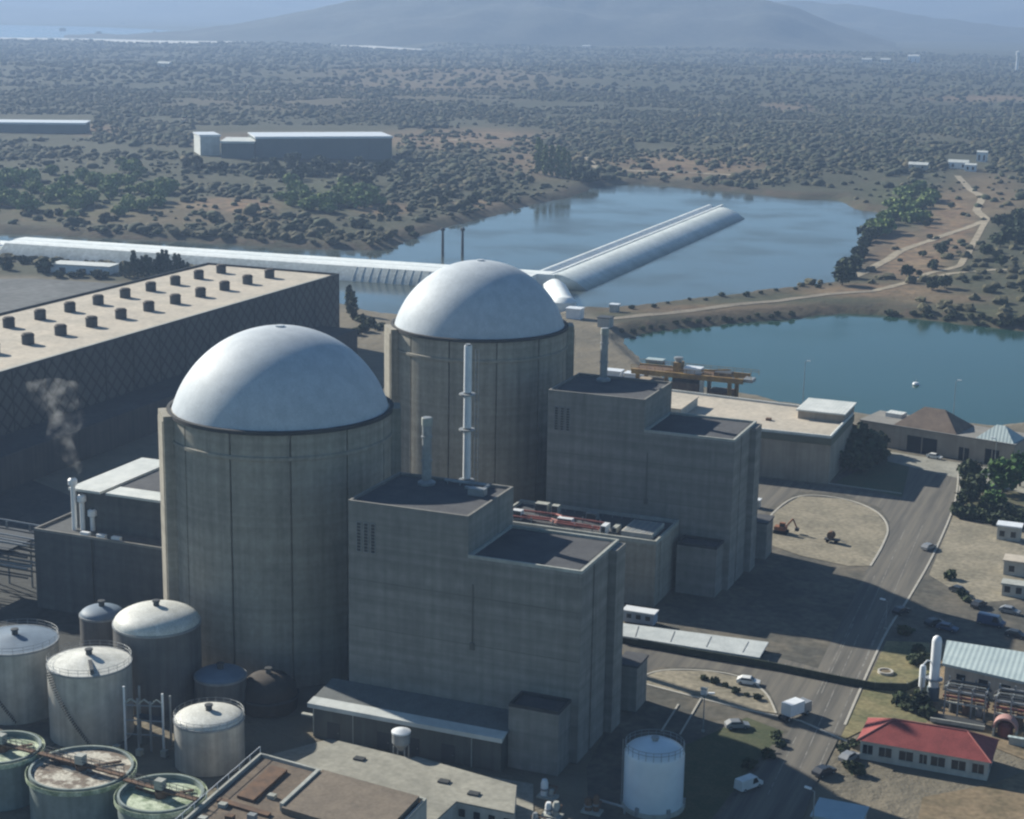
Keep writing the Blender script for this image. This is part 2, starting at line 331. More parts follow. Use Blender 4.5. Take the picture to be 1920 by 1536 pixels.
def sdist(px, py, poly):
    P = np.array([p[:2] for p in poly]); n = len(P); best = np.full(px.shape, 1e18); ins = np.zeros(px.shape, bool)
    for i in range(n):
        a = P[i]; b = P[(i+1) % n]; ex, ey = b-a; wx = px-a[0]; wy = py-a[1]
        t = np.clip((wx*ex+wy*ey)/(ex*ex+ey*ey), 0, 1); best = np.minimum(best, (wx-ex*t)**2+(wy-ey*t)**2)
        c = ((a[1] <= py) & (b[1] > py)) | ((b[1] <= py) & (a[1] > py))
        with np.errstate(divide='ignore', invalid='ignore'):
            ins ^= c & (px < a[0]+(py-a[1])/(b[1]-a[1] if b[1] != a[1] else 1e-9)*ex)
    return np.where(ins, -1, 1)*np.sqrt(best)
WL = -3.0
LAKE = GP([(-80, 434), (0, 437), (150, 445), (300, 452), (500, 463), (640, 470), (720, 470), (790, 442), (870, 418), (960, 396), (1000, 384), (1040, 376), (1090, 364),
           (1110, 352), (1150, 347), (1210, 345), (1300, 353), (1400, 363), (1500, 373), (1570, 374), (1600, 392), (1650, 398), (1640, 420), (1612, 450), (1602, 478), (1580, 508),
           (1555, 532), (1450, 546), (1300, 564), (1200, 575), (1130, 582), (1085, 580), (1000, 600), (800, 600), (715, 590), (650, 574), (600, 545), (420, 512), (330, 513), (200, 503), (100, 496), (0, 490), (-80, 488)], WL)
POND = GP([(1165, 634), (1190, 630), (1300, 613), (1450, 601), (1590, 588), (1650, 590), (1750, 603), (1920, 622), (2080, 642), (2080, 806), (1920, 796), (1850, 803), (1700, 788),
           (1640, 782), (1500, 762), (1440, 748), (1260, 720), (1225, 695), (1200, 670), (1172, 645)], WL)
RESV = GP([(-150, 77), (150, 81), (300, 86), (480, 86), (620, 89), (700, 92), (800, 97), (795, 93), (730, 86), (600, 78), (520, 72), (400, 62), (300, 56), (150, 50), (-150, 44)], WL)
PLANT = [(-420, -260), (-420, 300), (-330, 345), (-190, 360), (-150, 350), (-95, 398), (-52, 348), (-20, 296), (70, 258), (200, 266), (330, 250), (330, -260)]
def height(x, y):
    x = np.asarray(x, float); y = np.asarray(y, float)
    s1 = np.minimum(sdist(x, y, LAKE), sdist(x, y, POND)); s3 = sdist(x, y, RESV); sp = sdist(x, y, PLANT)
    wob = (fbm(x/14, y/14, 3)-0.5)*7*smooth((np.hypot(x-158, y+276)-450)/150)
    s1 = s1+wob
    dist = np.hypot(x-CAM[0], y-CAM[1])
    n1 = fbm(x/120+3, y/120, 4); n2 = fbm(x/700, y/700+5, 4); n0 = fbm(x/25, y/25, 3)
    land = WL+3.0*smooth(s1/9)+smooth((s1-12)/110)*(3.0+7.0*(n1-0.35))+smooth((s1-5)/15)*1.6*(n0-0.5)*smooth((dist-500)/200)
    land = land+smooth((dist-900)/2200)*26*(n2-0.45)
    far = smooth(s3/160)*1.0; land = np.where(s3 > 0, WL+(land-WL)*np.clip(far, 0.02, 1), WL-3)
    water = WL-4.5*smooth(-s1/10)
    h = np.where(s1 > 0, land, water)
    flat = np.minimum(h, -0.12)
    k = smooth(sp/25)
    return np.where((s1 > 0), flat*(1-k)+h*k, h), s1, s3, sp
def T(px, py):
    """where the sight line through a picture point meets the terrain"""
    d = cF*FPX+cR*(px-960)-cU*(py-768); d = d/np.linalg.norm(d)
    t0 = (30-CAM[2])/d[2]; ts = np.linspace(max(t0*0.9, 100), min((-8-CAM[2])/d[2]*1.02, 9000), 400)
    P = CAM+ts[:, None]*d; h = height(P[:, 0], P[:, 1])[0]; g = P[:, 2]-h
    i = int(np.argmax(g < 0)) if (g < 0).any() else len(ts)-1
    if i > 0: ts_ = ts[i-1]+(ts[i]-ts[i-1])*g[i-1]/(g[i-1]-g[i]+1e-9)
    else: ts_ = ts[0]
    p = CAM+ts_*d; return np.array([p[0], p[1], float(height(p[0:1], p[1:2])[0][0])])
def pix(x, y, z):
    dx = x-CAM[0]; dy = y-CAM[1]; dz = z-CAM[2]
    w = dx*cF[0]+dy*cF[1]+dz*cF[2]
    return 960+FPX*(dx*cR[0]+dy*cR[1]+dz*cR[2])/w, 768-FPX*(dx*cU[0]+dy*cU[1]+dz*cU[2])/w
# stretches of open ground: picture ellipses read back onto the land they show (cx, cy, rx, ry, strength)
BARE = [(870, 262, 190, 22, .9), (560, 262, 250, 16, .6), (430, 385, 110, 16, 1), (720, 392, 60, 16, .8), (1280, 312, 190, 26, .8), (1010, 300, 90, 40, .6), (330, 405, 330, 22, .35), (1700, 480, 90, 50, .95), (1780, 420, 60, 70, .9),
        (1850, 370, 90, 50, .5), (1640, 545, 160, 14, .9), (1760, 560, 120, 12, .5), (1380, 580, 260, 12, .6), (900, 385, 60, 12, .7), (180, 245, 60, 12, .7), (820, 150, 260, 40, .4), (600, 190, 260, 26, .25), (1480, 200, 60, 12, .6), (1500, 105, 120, 5, .6), (1840, 185, 120, 7, .8)]
GREEN = [(1750, 600, 220, 20, 1), (1500, 590, 100, 8, .5), (1690, 380, 80, 40, .5), (170, 370, 170, 50, .5), (610, 370, 110, 30, .5), (1130, 330, 60, 20, .6), (1580, 385, 90, 20, .7)]
NA, NR = 440, 700
aa = np.linspace(YAW-math.radians(42), YAW+math.radians(42), NA)
rr = 40*np.exp(np.linspace(0, math.log(9600/40), NR))
RR, AA = np.meshgrid(rr, aa, indexing='ij')
X = CAM[0]+RR*np.sin(AA); Y = CAM[1]+RR*np.cos(AA)
H, S1, S3, SP = height(X.ravel(), Y.ravel())
X = X.ravel(); Y = Y.ravel()
me = bpy.data.meshes.new('terrain')
me.vertices.add(NA*NR); me.vertices.foreach_set('co', np.stack([X, Y, H], 1).ravel())
ii = (np.arange(NR-1)[:, None]*NA+np.arange(NA-1)[None, :]).ravel()
q = np.stack([ii, ii+NA, ii+NA+1, ii+1], 1)[:, ::-1]
nf = len(q); me.loops.add(nf*4); me.loops.foreach_set('vertex_index', q.ravel())
me.polygons.add(nf); me.polygons.foreach_set('loop_start', np.arange(nf)*4); me.polygons.foreach_set('loop_total', np.full(nf, 4))
me.polygons.foreach_set('use_smooth', np.ones(nf, bool)); me.update(); me.validate()
PX, PY = pix(X, Y, H)
def zones(Z, px, py):
    w = np.zeros(px.shape)
    for cx, cy, rx, ry, s in Z: w = np.maximum(w, s*smooth(1.35-np.sqrt(((px-cx)/rx)**2+((py-cy)/ry)**2)))
    return w
bare = zones(BARE, PX, PY); green = zones(GREEN, PX, PY)
bank = smooth(1-np.abs(S1-4)/22)*(S1 > -3)*(SP > 0); plant = smooth(1-SP/12)
ca = me.color_attributes.new('cover', 'FLOAT_COLOR', 'POINT')
ca.data.foreach_set('color', np.stack([bare, green, bank, plant], 1).astype(np.float32).ravel())
terrain = bpy.data.objects.new('terrain', me); COL.objects.link(terrain); terrain['kind'] = 'structure'
def terrain_mat():
    M = bpy.data.materials.new('open_land'); M.use_nodes = True; N = M.node_tree.nodes; L = M.node_tree.links; b = N['Principled BSDF']
    b.inputs['Roughness'].default_value = 0.95; b.inputs['Specular IOR Level'].default_value = 0.1
    geo = N.new('ShaderNodeNewGeometry'); at = N.new('ShaderNodeAttribute'); at.attribute_name = 'cover'
    sp = N.new('ShaderNodeSeparateColor'); L.new(at.outputs['Color'], sp.inputs[0])
    def noise(s, d=5, r=0.6):
        n = N.new('ShaderNodeTexNoise'); n.inputs['Scale'].default_value = s; n.inputs['Detail'].default_value = d; n.inputs['Roughness'].default_value = r
        L.new(geo.outputs['Position'], n.inputs['Vector']); return n.outputs[0]
    def rng_(s, a, c, lo=0, hi=1):
        m_ = N.new('ShaderNodeMapRange'); m_.inputs[1].default_value = a; m_.inputs[2].default_value = c; m_.inputs[3].default_value = lo; m_.inputs[4].default_value = hi; L.new(s, m_.inputs[0]); return m_.outputs[0]
    def math_(op, a, c):
        m_ = N.new('ShaderNodeMath'); m_.operation = op; m_.use_clamp = True
        for k, v in ((0, a), (1, c)):
            if isinstance(v, float): m_.inputs[k].default_value = v
            else: L.new(v, m_.inputs[k])
        return m_.outputs[0]
    def mix(f, a, c):
        x_ = N.new('ShaderNodeMix'); x_.data_type = 'RGBA'; L.new(f, x_.inputs[0])
        for k, v in ((6, a), (7, c)):
            if isinstance(v, tuple): x_.inputs[k].default_value = (*v, 1)
            else: L.new(v, x_.inputs[k])
        return x_.outputs[2]
    n_big = noise(0.004, 4); n_mid = noise(0.03, 5, 0.7); n_small = noise(0.16, 4, 0.7); n_tiny = noise(0.9, 3)
    dry = mix(rng_(n_mid, .35, .65), (0.135, 0.108, 0.073), (0.085, 0.074, 0.054))
    scrub = mix(rng_(n_small, .35, .65), (0.050, 0.058, 0.040), (0.085, 0.083, 0.055))
    # more open where the land is bare, more scrub elsewhere
    f = math_('ADD', rng_(n_big, .3, .7, -0.15, 0.25), rng_(n_small, .3, .7, 0.0, 0.9))
    f = math_('SUBTRACT', f, math_('MULTIPLY', sp.outputs[0], 0.75))
    f = rng_(f, 0.0, 0.36)
    c = mix(f, dry, scrub)
    c = mix(math_('MULTIPLY', sp.outputs[0], rng_(n_small, .35, .6)), c, mix(rng_(n_mid, .4, .6), (0.25, 0.18, 0.112), (0.20, 0.125, 0.08)))
    c = mix(math_('MULTIPLY', sp.outputs[1], rng_(n_small, .3, .55)), c, mix(rng_(n_mid, .4, .6), (0.065, 0.088, 0.038), (0.10, 0.11, 0.052)))
    c = mix(math_('MULTIPLY', sp.outputs[2], rng_(n_small, .3, .6)), c, mix(rng_(n_mid, .4, .6), (0.10, 0.075, 0.056), (0.055, 0.052, 0.04)))
    c = mix(math_('MULTIPLY', at.outputs['Alpha'], 1.0), c, mix(rng_(n_mid, .35, .65), (0.19, 0.165, 0.125), (0.125, 0.115, 0.092)))
    L.new(c, b.inputs['Base Color'])
    bp = N.new('ShaderNodeBump'); bp.inputs['Strength'].default_value = 0.6; bp.inputs['Distance'].default_value = 1.5; L.new(n_small, bp.inputs['Height']); L.new(bp.outputs[0], b.inputs['Normal'])
    return M
me.materials.append(terrain_mat())
def grow(poly, d):
    P = [Vector(p[:2]) for p in poly]; n = len(P); a = sum(P[i].x*P[(i+1) % n].y-P[(i+1) % n].x*P[i].y for i in range(n)); s = 1 if a > 0 else -1; out = []
    for i in range(n):
        t = (P[(i+1) % n]-P[i-1]).normalized(); out.append((P[i].x+s*t.y*d, P[i].y-s*t.x*d))
    return out
for nm, poly, mt_, d in (('lake', LAKE, lake_m, 9), ('pond', POND, pond_m, 6), ('reservoir', RESV, far_m, 60)):
    P = grow(poly, d); a = sum(P[i][0]*P[(i+1) % len(P)][1]-P[(i+1) % len(P)][0]*P[i][1] for i in range(len(P)))
    if a < 0: P = P[::-1]
    struct(nm, MB().quad(*[(x, y, WL) for x, y in P]), mt_)
# pale strip along the near edge of the reservoir
P = GP([(-150, 76), (150, 80), (300, 84.5), (480, 85), (620, 88), (700, 91), (790, 96), (790, 92), (700, 86), (620, 82), (480, 78), (300, 76), (150, 72), (-150, 69)], WL+.5)
struct('shore_strip', MB().quad(*[(p[0], p[1], WL+.5) for p in P]), mat('pale_shore', (0.62, 0.60, 0.55), 0.9, (0.5, 0.49, 0.45), 0.004, 0.7))
# far ridges
def at_dist(px, py, D):
    d = cF*FPX+cR*(px-960)-cU*(py-768); return CAM+d*(D/math.hypot(d[0], d[1]))
def ridge(name, crest, D, foot, m_, seed):
    xs = np.linspace(crest[0][0], crest[-1][0], 160); ys = np.interp(xs, [c[0] for c in crest], [c[1] for c in crest])
    vs = []; nr = 46
    for j in range(nr):
        t = j/(nr-1)
        for k, (px, py) in enumerate(zip(xs, ys)):
            if t <= 0.65: u = t/0.65; dd = foot+(D-foot)*u; prof = u**1.25
            else: u = (t-0.65)/0.35; dd = D+(D-foot)*0.8*u; prof = 1-u
            top = at_dist(px, py, D); p = at_dist(px, py, dd)
            z = -15+(top[2]+15)*prof*(1+0.0*u)
            w = prof*(1-prof)*4
            z += (w+.55*prof)*min(max(top[2], 60), 150)*0.75*(float(fbm(np.array([p[0]/420+seed]), np.array([p[1]/420]), 4)[0])-0.5)
            z += 24*prof*(float(fbm(np.array([p[0]/170+seed]), np.array([p[1]/170]), 4)[0])-0.5)
            vs.append((p[0], p[1], z))
    n = len(xs); fs = [(j*n+i, j*n+i+1, (j+1)*n+i+1, (j+1)*n+i) for j in range(nr-1) for i in range(n-1)]
    mb = MB().add(vs, fs, True); return struct(name, mb, m_)
hill_m = mat('hill_scrub', (0.040, 0.046, 0.034), 0.95, (0.065, 0.065, 0.05), 0.006, 0.8, fine=0.3)
ridge('hills', [(120, 72), (300, 62), (430, 48), (560, 24), (700, -4), (850, -24), (1000, -28), (1150, -28), (1300, -16), (1430, 2), (1500, 24), (1560, 46), (1680, 84)], 5700, 5000, hill_m, 1)
ridge('hills', [(1330, 8), (1480, 6), (1600, 14), (1700, 26), (1800, 40), (1900, 50), (2200, 80)], 7400, 6400, hill_m, 2)
ridge('hills', [(-400, -30), (300, -26), (900, -34), (1500, -18), (1900, -6), (2300, -10)], 10800, 8600, hill_m, 3)

def track(name, pts, w, m_, lift=.18):
    """a dirt track draped over the land"""
    C_ = []
    for (ax_, ay_), (bx_, by_) in zip(pts[:-1], pts[1:]):
        a = T(ax_, ay_); b = T(bx_, by_); n = max(2, int(math.hypot(b[0]-a[0], b[1]-a[1])/3))
        C_ += [(a[0]+(b[0]-a[0])*k/n, a[1]+(b[1]-a[1])*k/n) for k in range(n)]
    C_.append(tuple(T(*pts[-1])[:2])); C_ = [Vector(p) for p in C_]
    for _ in range(6): C_ = [C_[0]]+[(C_[i-1]+C_[i]*2+C_[i+1])/4 for i in range(1, len(C_)-1)]+[C_[-1]]
    vs = []
    for i, p in enumerate(C_):
        t = (C_[min(i+1, len(C_)-1)]-C_[max(i-1, 0)]).normalized(); n = Vector((-t.y, t.x))
        for k in (-1, -.33, .33, 1):
            q_ = p+n*w/2*k; vs.append((q_.x, q_.y, max(WL+.3, float(height(np.array([q_.x]), np.array([q_.y]))[0][0]))+lift))
    fs = [(4*i+k, 4*i+k+1, 4*i+k+5, 4*i+k+4) for i in range(len(C_)-1) for k in range(3)]
    mb = MB().add(vs, [f[::-1] for f in fs], True); return struct(name, mb, m_)
track_m = mat('pale_track', (0.34, 0.29, 0.21), 0.95, (0.26, 0.22, 0.16), 0.1, 0.8, fine=0.3)
track('path', [(1598, 520), (1640, 500), (1700, 466), (1760, 445), (1820, 425), (1850, 412)], 5, track_m)
track('path', [(1850, 412), (1830, 395), (1842, 372), (1815, 352), (1795, 330)], 5, track_m)
track('path', [(1640, 546), (1700, 530), (1790, 512), (1860, 506), (1990, 508)], 4, track_m)
track('path', [(1700, 530), (1742, 512), (1800, 500), (1818, 470), (1850, 412)], 3.5, track_m)
track('path', [(1120, 600), (1160, 597), (1230, 590), (1320, 580), (1420, 568), (1520, 556), (1600, 548), (1640, 546)], 4.5, mat('dike_track', (0.25, 0.215, 0.165), 0.95, (0.19, 0.165, 0.13), 0.1, 0.8, fine=0.3))
track('path', [(745, 268), (860, 262), (990, 262), (1080, 285), (1120, 318), (1240, 322), (1420, 330)], 5, track_m)
# ================================================================== roads, yards and ground patches, each sheet a few millimetres above the one below
def sheet(name, pts, z, m_, kind='structure'):
    P = [(p[0], p[1]) for p in GP(pts)]; a = sum(P[i][0]*P[(i+1) % len(P)][1]-P[(i+1) % len(P)][0]*P[i][1] for i in range(len(P)))
    if a < 0: P = P[::-1]
    return struct(name, MB().quad(*[(x, y, z) for x, y in P]), m_, kind)
sheet('yard', [(-200, 1700), (1110, 1700), (1100, 1440), (1180, 1290), (1165, 1200), (1300, 1090), (1395, 1010), (1405, 885), (1560, 900), (1640, 845), (1800, 866), (1960, 880), (1960, 1240), (1700, 1215), (1590, 1380), (1480, 1390), (1400, 1440), (1380, 1700), (1700, 1900), (-400, 1900), (-400, 1100), (300, 1000), (300, 1200)], 0.012, yard_m)
sheet('road', [(1220, 1700), (1345, 1536), (1478, 1372), (1535, 1250), (1600, 1120), (1664, 990), (1690, 940), (1706, 872), (1795, 882), (1788, 950), (1750, 1040), (1705, 1120), (1655, 1200), (1584, 1360), (1530, 1470), (1505, 1536), (1460, 1700)], 0.020, asphalt)
sheet('road', [(1165, 1196), (1440, 1228), (1540, 1255), (1500, 1345), (1462, 1338), (1442, 1296), (1400, 1266), (1330, 1253), (1240, 1250), (1178, 1272)], 0.016, asphalt)
sheet('road', [(1400, 893), (1560, 914), (1690, 934), (1672, 985), (1650, 952), (1580, 926), (1500, 921), (1440, 955), (1400, 1012), (1380, 1005)], 0.016, asphalt)
sheet('gravel_island', [(1414, 1012), (1450, 962), (1500, 931), (1580, 936), (1640, 958), (1664, 988), (1655, 1022), (1632, 1062), (1590, 1062), (1500, 1042)], 0.10, gravel)
sheet('gravel_island', [(1190, 1276), (1240, 1258), (1330, 1259), (1395, 1273), (1436, 1301), (1455, 1338), (1400, 1331), (1300, 1306)], 0.10, gravel)
sheet('dry_verge', [(1572, 1392), (1662, 1202), (1742, 1205), (1750, 1340), (1720, 1372), (1612, 1372)], 0.024, drygrass)
sheet('gravel_lot', [(1742, 1078), (1788, 965), (1800, 975), (1960, 1008), (1960, 1120), (1840, 1130), (1790, 1108)], 0.024, gravel)
sheet('gravel_lot', [(1655, 845), (1800, 868), (1960, 895), (1960, 935), (1810, 900), (1650, 862)], 0.028, slab_m)
sheet('dirt', [(1690, 1700), (1730, 1495), (1862, 1470), (1960, 1430), (1960, 1700)], 0.024, soil)
sheet('dirt', [(1735, 1205), (1960, 1225), (1960, 1440), (1860, 1400), (1640, 1345), (1700, 1300)], 0.018, soil)
sheet('lawn', [(1280, 1400), (1400, 1345), (1470, 1372), (1400, 1450), (1335, 1536), (1270, 1700), (1180, 1700), (1240, 1500)], 0.016, mat('dull_lawn', (0.055, 0.07, 0.035), 0.95, (0.08, 0.085, 0.045), 0.2, 0.9, fine=0.3))
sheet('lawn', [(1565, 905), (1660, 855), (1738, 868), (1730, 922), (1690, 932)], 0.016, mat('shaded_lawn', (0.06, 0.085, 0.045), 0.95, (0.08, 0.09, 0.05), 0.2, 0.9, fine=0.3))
sheet('lawn', [(1795, 885), (1960, 900), (1960, 1000), (1800, 965)], 0.016, mat('shrub_bed', (0.07, 0.075, 0.04), 0.95, (0.11, 0.10, 0.06), 0.3, 0.9, fine=0.3))
sheet('yard_slab', [(470, 1425), (640, 1380), (760, 1430), (1000, 1470), (1000, 1560), (800, 1500), (500, 1440)], 0.02, slab_m)
def strip(name, pts, w, z0, z1, m_):
    P = [Vector(G(x, y)[:2]) for x, y in pts]; mb = MB()
    L_, R_ = [], []
    for i in range(len(P)):
        t = (P[min(i+1, len(P)-1)]-P[max(i-1, 0)]).normalized(); n = Vector((-t.y, t.x))
        L_.append(P[i]+n*w/2); R_.append(P[i]-n*w/2)
    k = len(P); vs = [(p.x, p.y, z1) for p in L_+R_]+[(p.x, p.y, z0) for p in L_+R_]
    fs = [(k+i, k+i+1, i+1, i) for i in range(k-1)]+[(i, i+1, 2*k+i+1, 2*k+i) for i in range(k-1)]+[(3*k+i, 3*k+i+1, k+i+1, k+i) for i in range(k-1)]+[(0, 2*k, 3*k, k), (2*k-1, 4*k-1, 3*k-1, k-1)]
    return struct(name, mb.add(vs, fs), m_)
def curve(pts, n=5):
    out = []
    for i in range(len(pts)-1):
        p0, p1, p2, p3 = pts[max(i-1, 0)], pts[i], pts[i+1], pts[min(i+2, len(pts)-1)]
        for k in range(n):
            t = k/n; out.append(tuple(0.5*(2*p1[j]+(p2[j]-p0[j])*t+(2*p0[j]-5*p1[j]+4*p2[j]-p3[j])*t*t+(3*p1[j]-p0[j]-3*p2[j]+p3[j])*t**3) for j in (0, 1)))
    return out+[pts[-1]]
strip('kerb', curve([(1584, 1360), (1655, 1200), (1705, 1120), (1750, 1040), (1788, 950), (1797, 890)]), .45, 0, .14, kerb_m)
strip('kerb', curve([(1414, 1012), (1450, 962), (1500, 931), (1580, 936), (1640, 958), (1664, 988), (1655, 1022), (1632, 1062)]), .5, 0, .16, kerb_m)
strip('kerb', curve([(1190, 1276), (1240, 1258), (1330, 1259), (1395, 1273), (1436, 1301), (1455, 1338)]), .4, 0, .15, kerb_m)
strip('kerb', [(1190, 1278), (1300, 1307), (1400, 1332), (1500, 1352), (1590, 1392)], .5, 0, .15, kerb_m)
strip('kerb', [(1405, 888), (1560, 908), (1690, 926)], .5, 0, .15, kerb_m)
strip('kerb', [(1800, 905), (1796, 968), (1960, 1004)], .4, 0, .15, kerb_m)
for a, b in (((1500, 1440), (1700, 985)), ((1535, 1440), (1730, 985)), ((1440, 1490), (1640, 1080)), ((1600, 1290), (1672, 1130)), ((1540, 1300), (1600, 1170))):
    strip('road_marking', [a, b], .16, 0.021, 0.026, line_paint)
strip('kerb', [(1275, 1378), (1316, 1308)], .3, 0, .2, kerb_m)
strip('kerb', [(1240, 1372), (1272, 1322)], .3, 0, .2, kerb_m)

hall_shade_yard = mat('hall_shade_yard', (0.062, 0.064, 0.062), 0.95, (0.042, 0.045, 0.045), 0.08, 0.9, fine=0.3)  # ground colour darkened to stand in for the turbine hall's shade
sheet('yard', [(-300, 900), (60, 900), (330, 1010), (330, 1290), (150, 1310), (-300, 1310)], 0.016, hall_shade_yard)
sheet('yard', [(-120, 526), (60, 522), (215, 532), (330, 528), (300, 545), (-120, 640)], 0.02, mat('grey_yard', (0.13, 0.135, 0.135), 0.95, (0.095, 0.10, 0.10), 0.03, 0.9, fine=0.3))
# ================================================================== the two reactor units
def pix_y(x, y, z): return float(pix(x, y, z)[1])

UNIT = 95.4
def reactor(label, dy, pipe_deg, view_left):
    t = thing('reactor_building', label, 'reactor building', (0, dy, 0), 'twin domed reactor buildings')
    R = 21.0
    # cylinder wall with recessed vertical joints every 30 degrees
    angs = []
    for k in range(12):
        a = math.radians(30*k+4)
        for d, r in ((-14.9, R), (-11, R), (-7.4, R), (-3.7, R), (-0.5, R), (-0.42, R-0.55), (0.42, R-0.55), (0.5, R), (3.7, R), (7.4, R), (11, R)): angs.append((a+math.radians(d), r))
    angs.sort(); n = len(angs); vs = []
    for z in (0, 20, 48.0):
        vs += [(r*math.cos(a), dy+r*math.sin(a), z) for a, r in angs]
    fs = [(j*n+i, j*n+(i+1) % n, (j+1)*n+(i+1) % n, (j+1)*n+i) for j in range(2) for i in range(n)]
    build(MB().add(vs, fs, True), 'wall', concrete, t, angle=40)
    mb = MB(); mb.lathe((0, dy), [(R+0.02, 43.2), (R+0.28, 43.35), (R+0.28, 43.9), (R+0.02, 44.05)], 96); build(mb, 'string_course', concrete, t)
    mb = MB(); mb.lathe((0, dy), [(R-0.2, 48.0), (R+0.3, 48.03), (R+0.3, 48.7), (R-0.35, 48.75), (R-0.5, 48.4), (20.0, 48.4)], 96); build(mb, 'ring_beam', joint_dark, t)
    Rd, h = 20.35, 15.3; Rs = (Rd*Rd+h*h)/(2*h); amax = math.asin(Rd/Rs)
    prof = [(Rs*math.sin(a), 48.5+h-Rs*(1-math.cos(a))) for a in np.linspace(amax, 0, 30)]; prof[-1] = (0, 48.5+h)
    d = build(MB().lathe((0, dy), prof, 96), 'dome', dome_paint, t)
    build(MB().lathe((0, dy), [(0.0, 48.5+h-0.02), (0.9, 48.5+h-0.03), (0.9, 48.5+h+0.25), (0, 48.5+h+0.3)], 20), 'vent_cap', dome_paint, d)
    for deg, half in ((view_left, 3.6), (view_left+165, 2.5)):
        a = math.radians(deg); c = (math.cos(a)*(R+0.05), dy+math.sin(a)*(R+0.05))
        mb = MB().obox(c, (math.cos(a), math.sin(a)), 1.5, half, 0, 48.6)
        mb.obox((math.cos(a)*(R+1.6), dy+math.sin(a)*(R+1.6)), (math.cos(a), math.sin(a)), 0.12, half-.7, 0, 47.6)
        build(mb, 'buttress', concrete, t)
    if dy == 0:
        a = math.radians(pipe_deg); px, py = math.cos(a)*(R+0.9), dy+math.sin(a)*(R+0.9)
        p = build(MB().tube((px, py, 17), (px, py, 47), .4, 14), 'white_pipe', white_paint, t)
        for z in (18, 28, 38, 46): build(MB().obox((px-math.cos(a)*.5, py-math.sin(a)*.5), (math.cos(a), math.sin(a)), .5, .3, z-.15, z+.15), 'bracket', steel, p)
    return t
reactor('nearer reactor building with white dome, behind the stepped block with the long low shed', 0.0, 212, 221)
reactor('farther reactor building with white dome, behind the tall white banded stack', UNIT, -76, 219)

def fuel(label, dy):
    t = thing('fuel_building', label, 'concrete building', (50, dy-17, 0), 'stepped windowless concrete blocks beside the reactors')
    y0 = dy-26.5
    x0, x1, x2 = 28.0, 50.4, 70.6; zu, zl = 40.0, 33.3
    build(MB().box(x0, x1, y0, dy-6.6, 0, zu), 'high_block', concrete_block, t)
    # low block with two recessed joints along its end wall
    pts = [(x1, y0), (x2, y0), (x2, dy-20.9), (x2-.7, dy-20.9), (x2-.7, dy-20.1), (x2, dy-20.1), (x2, dy-13.2), (x2-.7, dy-13.2), (x2-.7, dy-12.4), (x2+1.2, dy-12.4), (x2+1.2, dy-7.6), (x1, dy-7.6)]
    build(MB().prism(pts, 0, zl), 'low_block', concrete_block, t)
    build(MB().box(x0+.5, x1-.5, y0+.5, dy-7.1, zu+0.003, zu+.06), 'roof', roof_dark, t)
    build(MB().box(x1+.05, x2-1.2, y0+.5, dy-8.1, zl+0.003, zl+.06), 'roof', roof_dark, t)
    build(MB().rim([(x0, y0), (x1, y0), (x1, dy-6.6), (x0, dy-6.6)], zu, zu+.55, .45), 'parapet', concrete_block, t)
    build(MB().rim([(x1, y0), (x2, y0), (x2, dy-7.6), (x1, dy-7.6)], zl, zl+.55, .45), 'parapet', concrete_pale, t)
    for k in range(3):
        xx = x0+1.6+k*1.35
        f = build(MB().rim([(xx, 0), (xx+.95, 0), (xx+.95, 5.4), (xx, 5.4)], 0, 1, .12), 'louvre', steel, t)
        me = f.data
        for v in me.vertices:      # the frame is drawn flat, then stood up against the wall
            u, w_, d = v.co.x, v.co.y, v.co.z
            X0 = u+50; Y0 = w_+dy-17
            v.co = (X0-50, (y0-0.12+d*0.119)-(dy-17), Y0+31.6)
        mb = MB()
        for j in range(9): mb.box(xx+.13, xx+.82, y0-.09, y0-.004, 31.75+j*.58, 32.08+j*.58)
        build(mb, 'slat', joint_dark, f)
    for z in (26.5, 18.0): build(MB().box(x0+.1, x2-.1, y0-.03, y0-.004, z, z+.10), 'pour_joint', mat('shallow_joint', (0.15, 0.145, 0.13), 0.9), t)
    mb = MB().tube((x1+1.0, y0-.15, 18), (x1+1.0, y0-.15, zl-4.5), .11, 6).box(x1+.6, x1+1.4, y0-.35, y0-.003, 17.2, 18.4); build(mb, 'downpipe', mat('shallow_joint', (0.15, 0.145, 0.13), 0.9), t)
    a = build(MB().box(60.5, 69.3, dy-32.3, y0-.003, 0, 10.8), 'annex', concrete_block, t)
    build(MB().box(60.9, 68.9, dy-31.9, y0-.45, 10.803, 10.86), 'roof', roof_dark, a)
    build(MB().rim([(60.5, dy-32.3), (69.3, dy-32.3), (69.3, y0-.003), (60.5, y0-.003)], 10.8, 11.4, .35), 'parapet', joint_dark, a)
    b = build(MB().box(69.0, 72.9, dy-2.0, dy+4.0, 0, 8.5), 'side_annex', concrete_block, t)
    build(MB().box(68.8, 73.1, dy-2.2, dy+4.2, 8.503, 8.9), 'roof', roof_dark, b)
    # unseen block added behind to fill out the cast shadow
    build(MB().box(27.4, 49, dy-6.597, dy+6, 0, 27), 'rear_shadow_block', concrete_block, t)
    return t
fuel('nearer stepped concrete block with a low shed along its foot', 0.0)
fuel('farther stepped concrete block standing in front of the beige hall', UNIT)
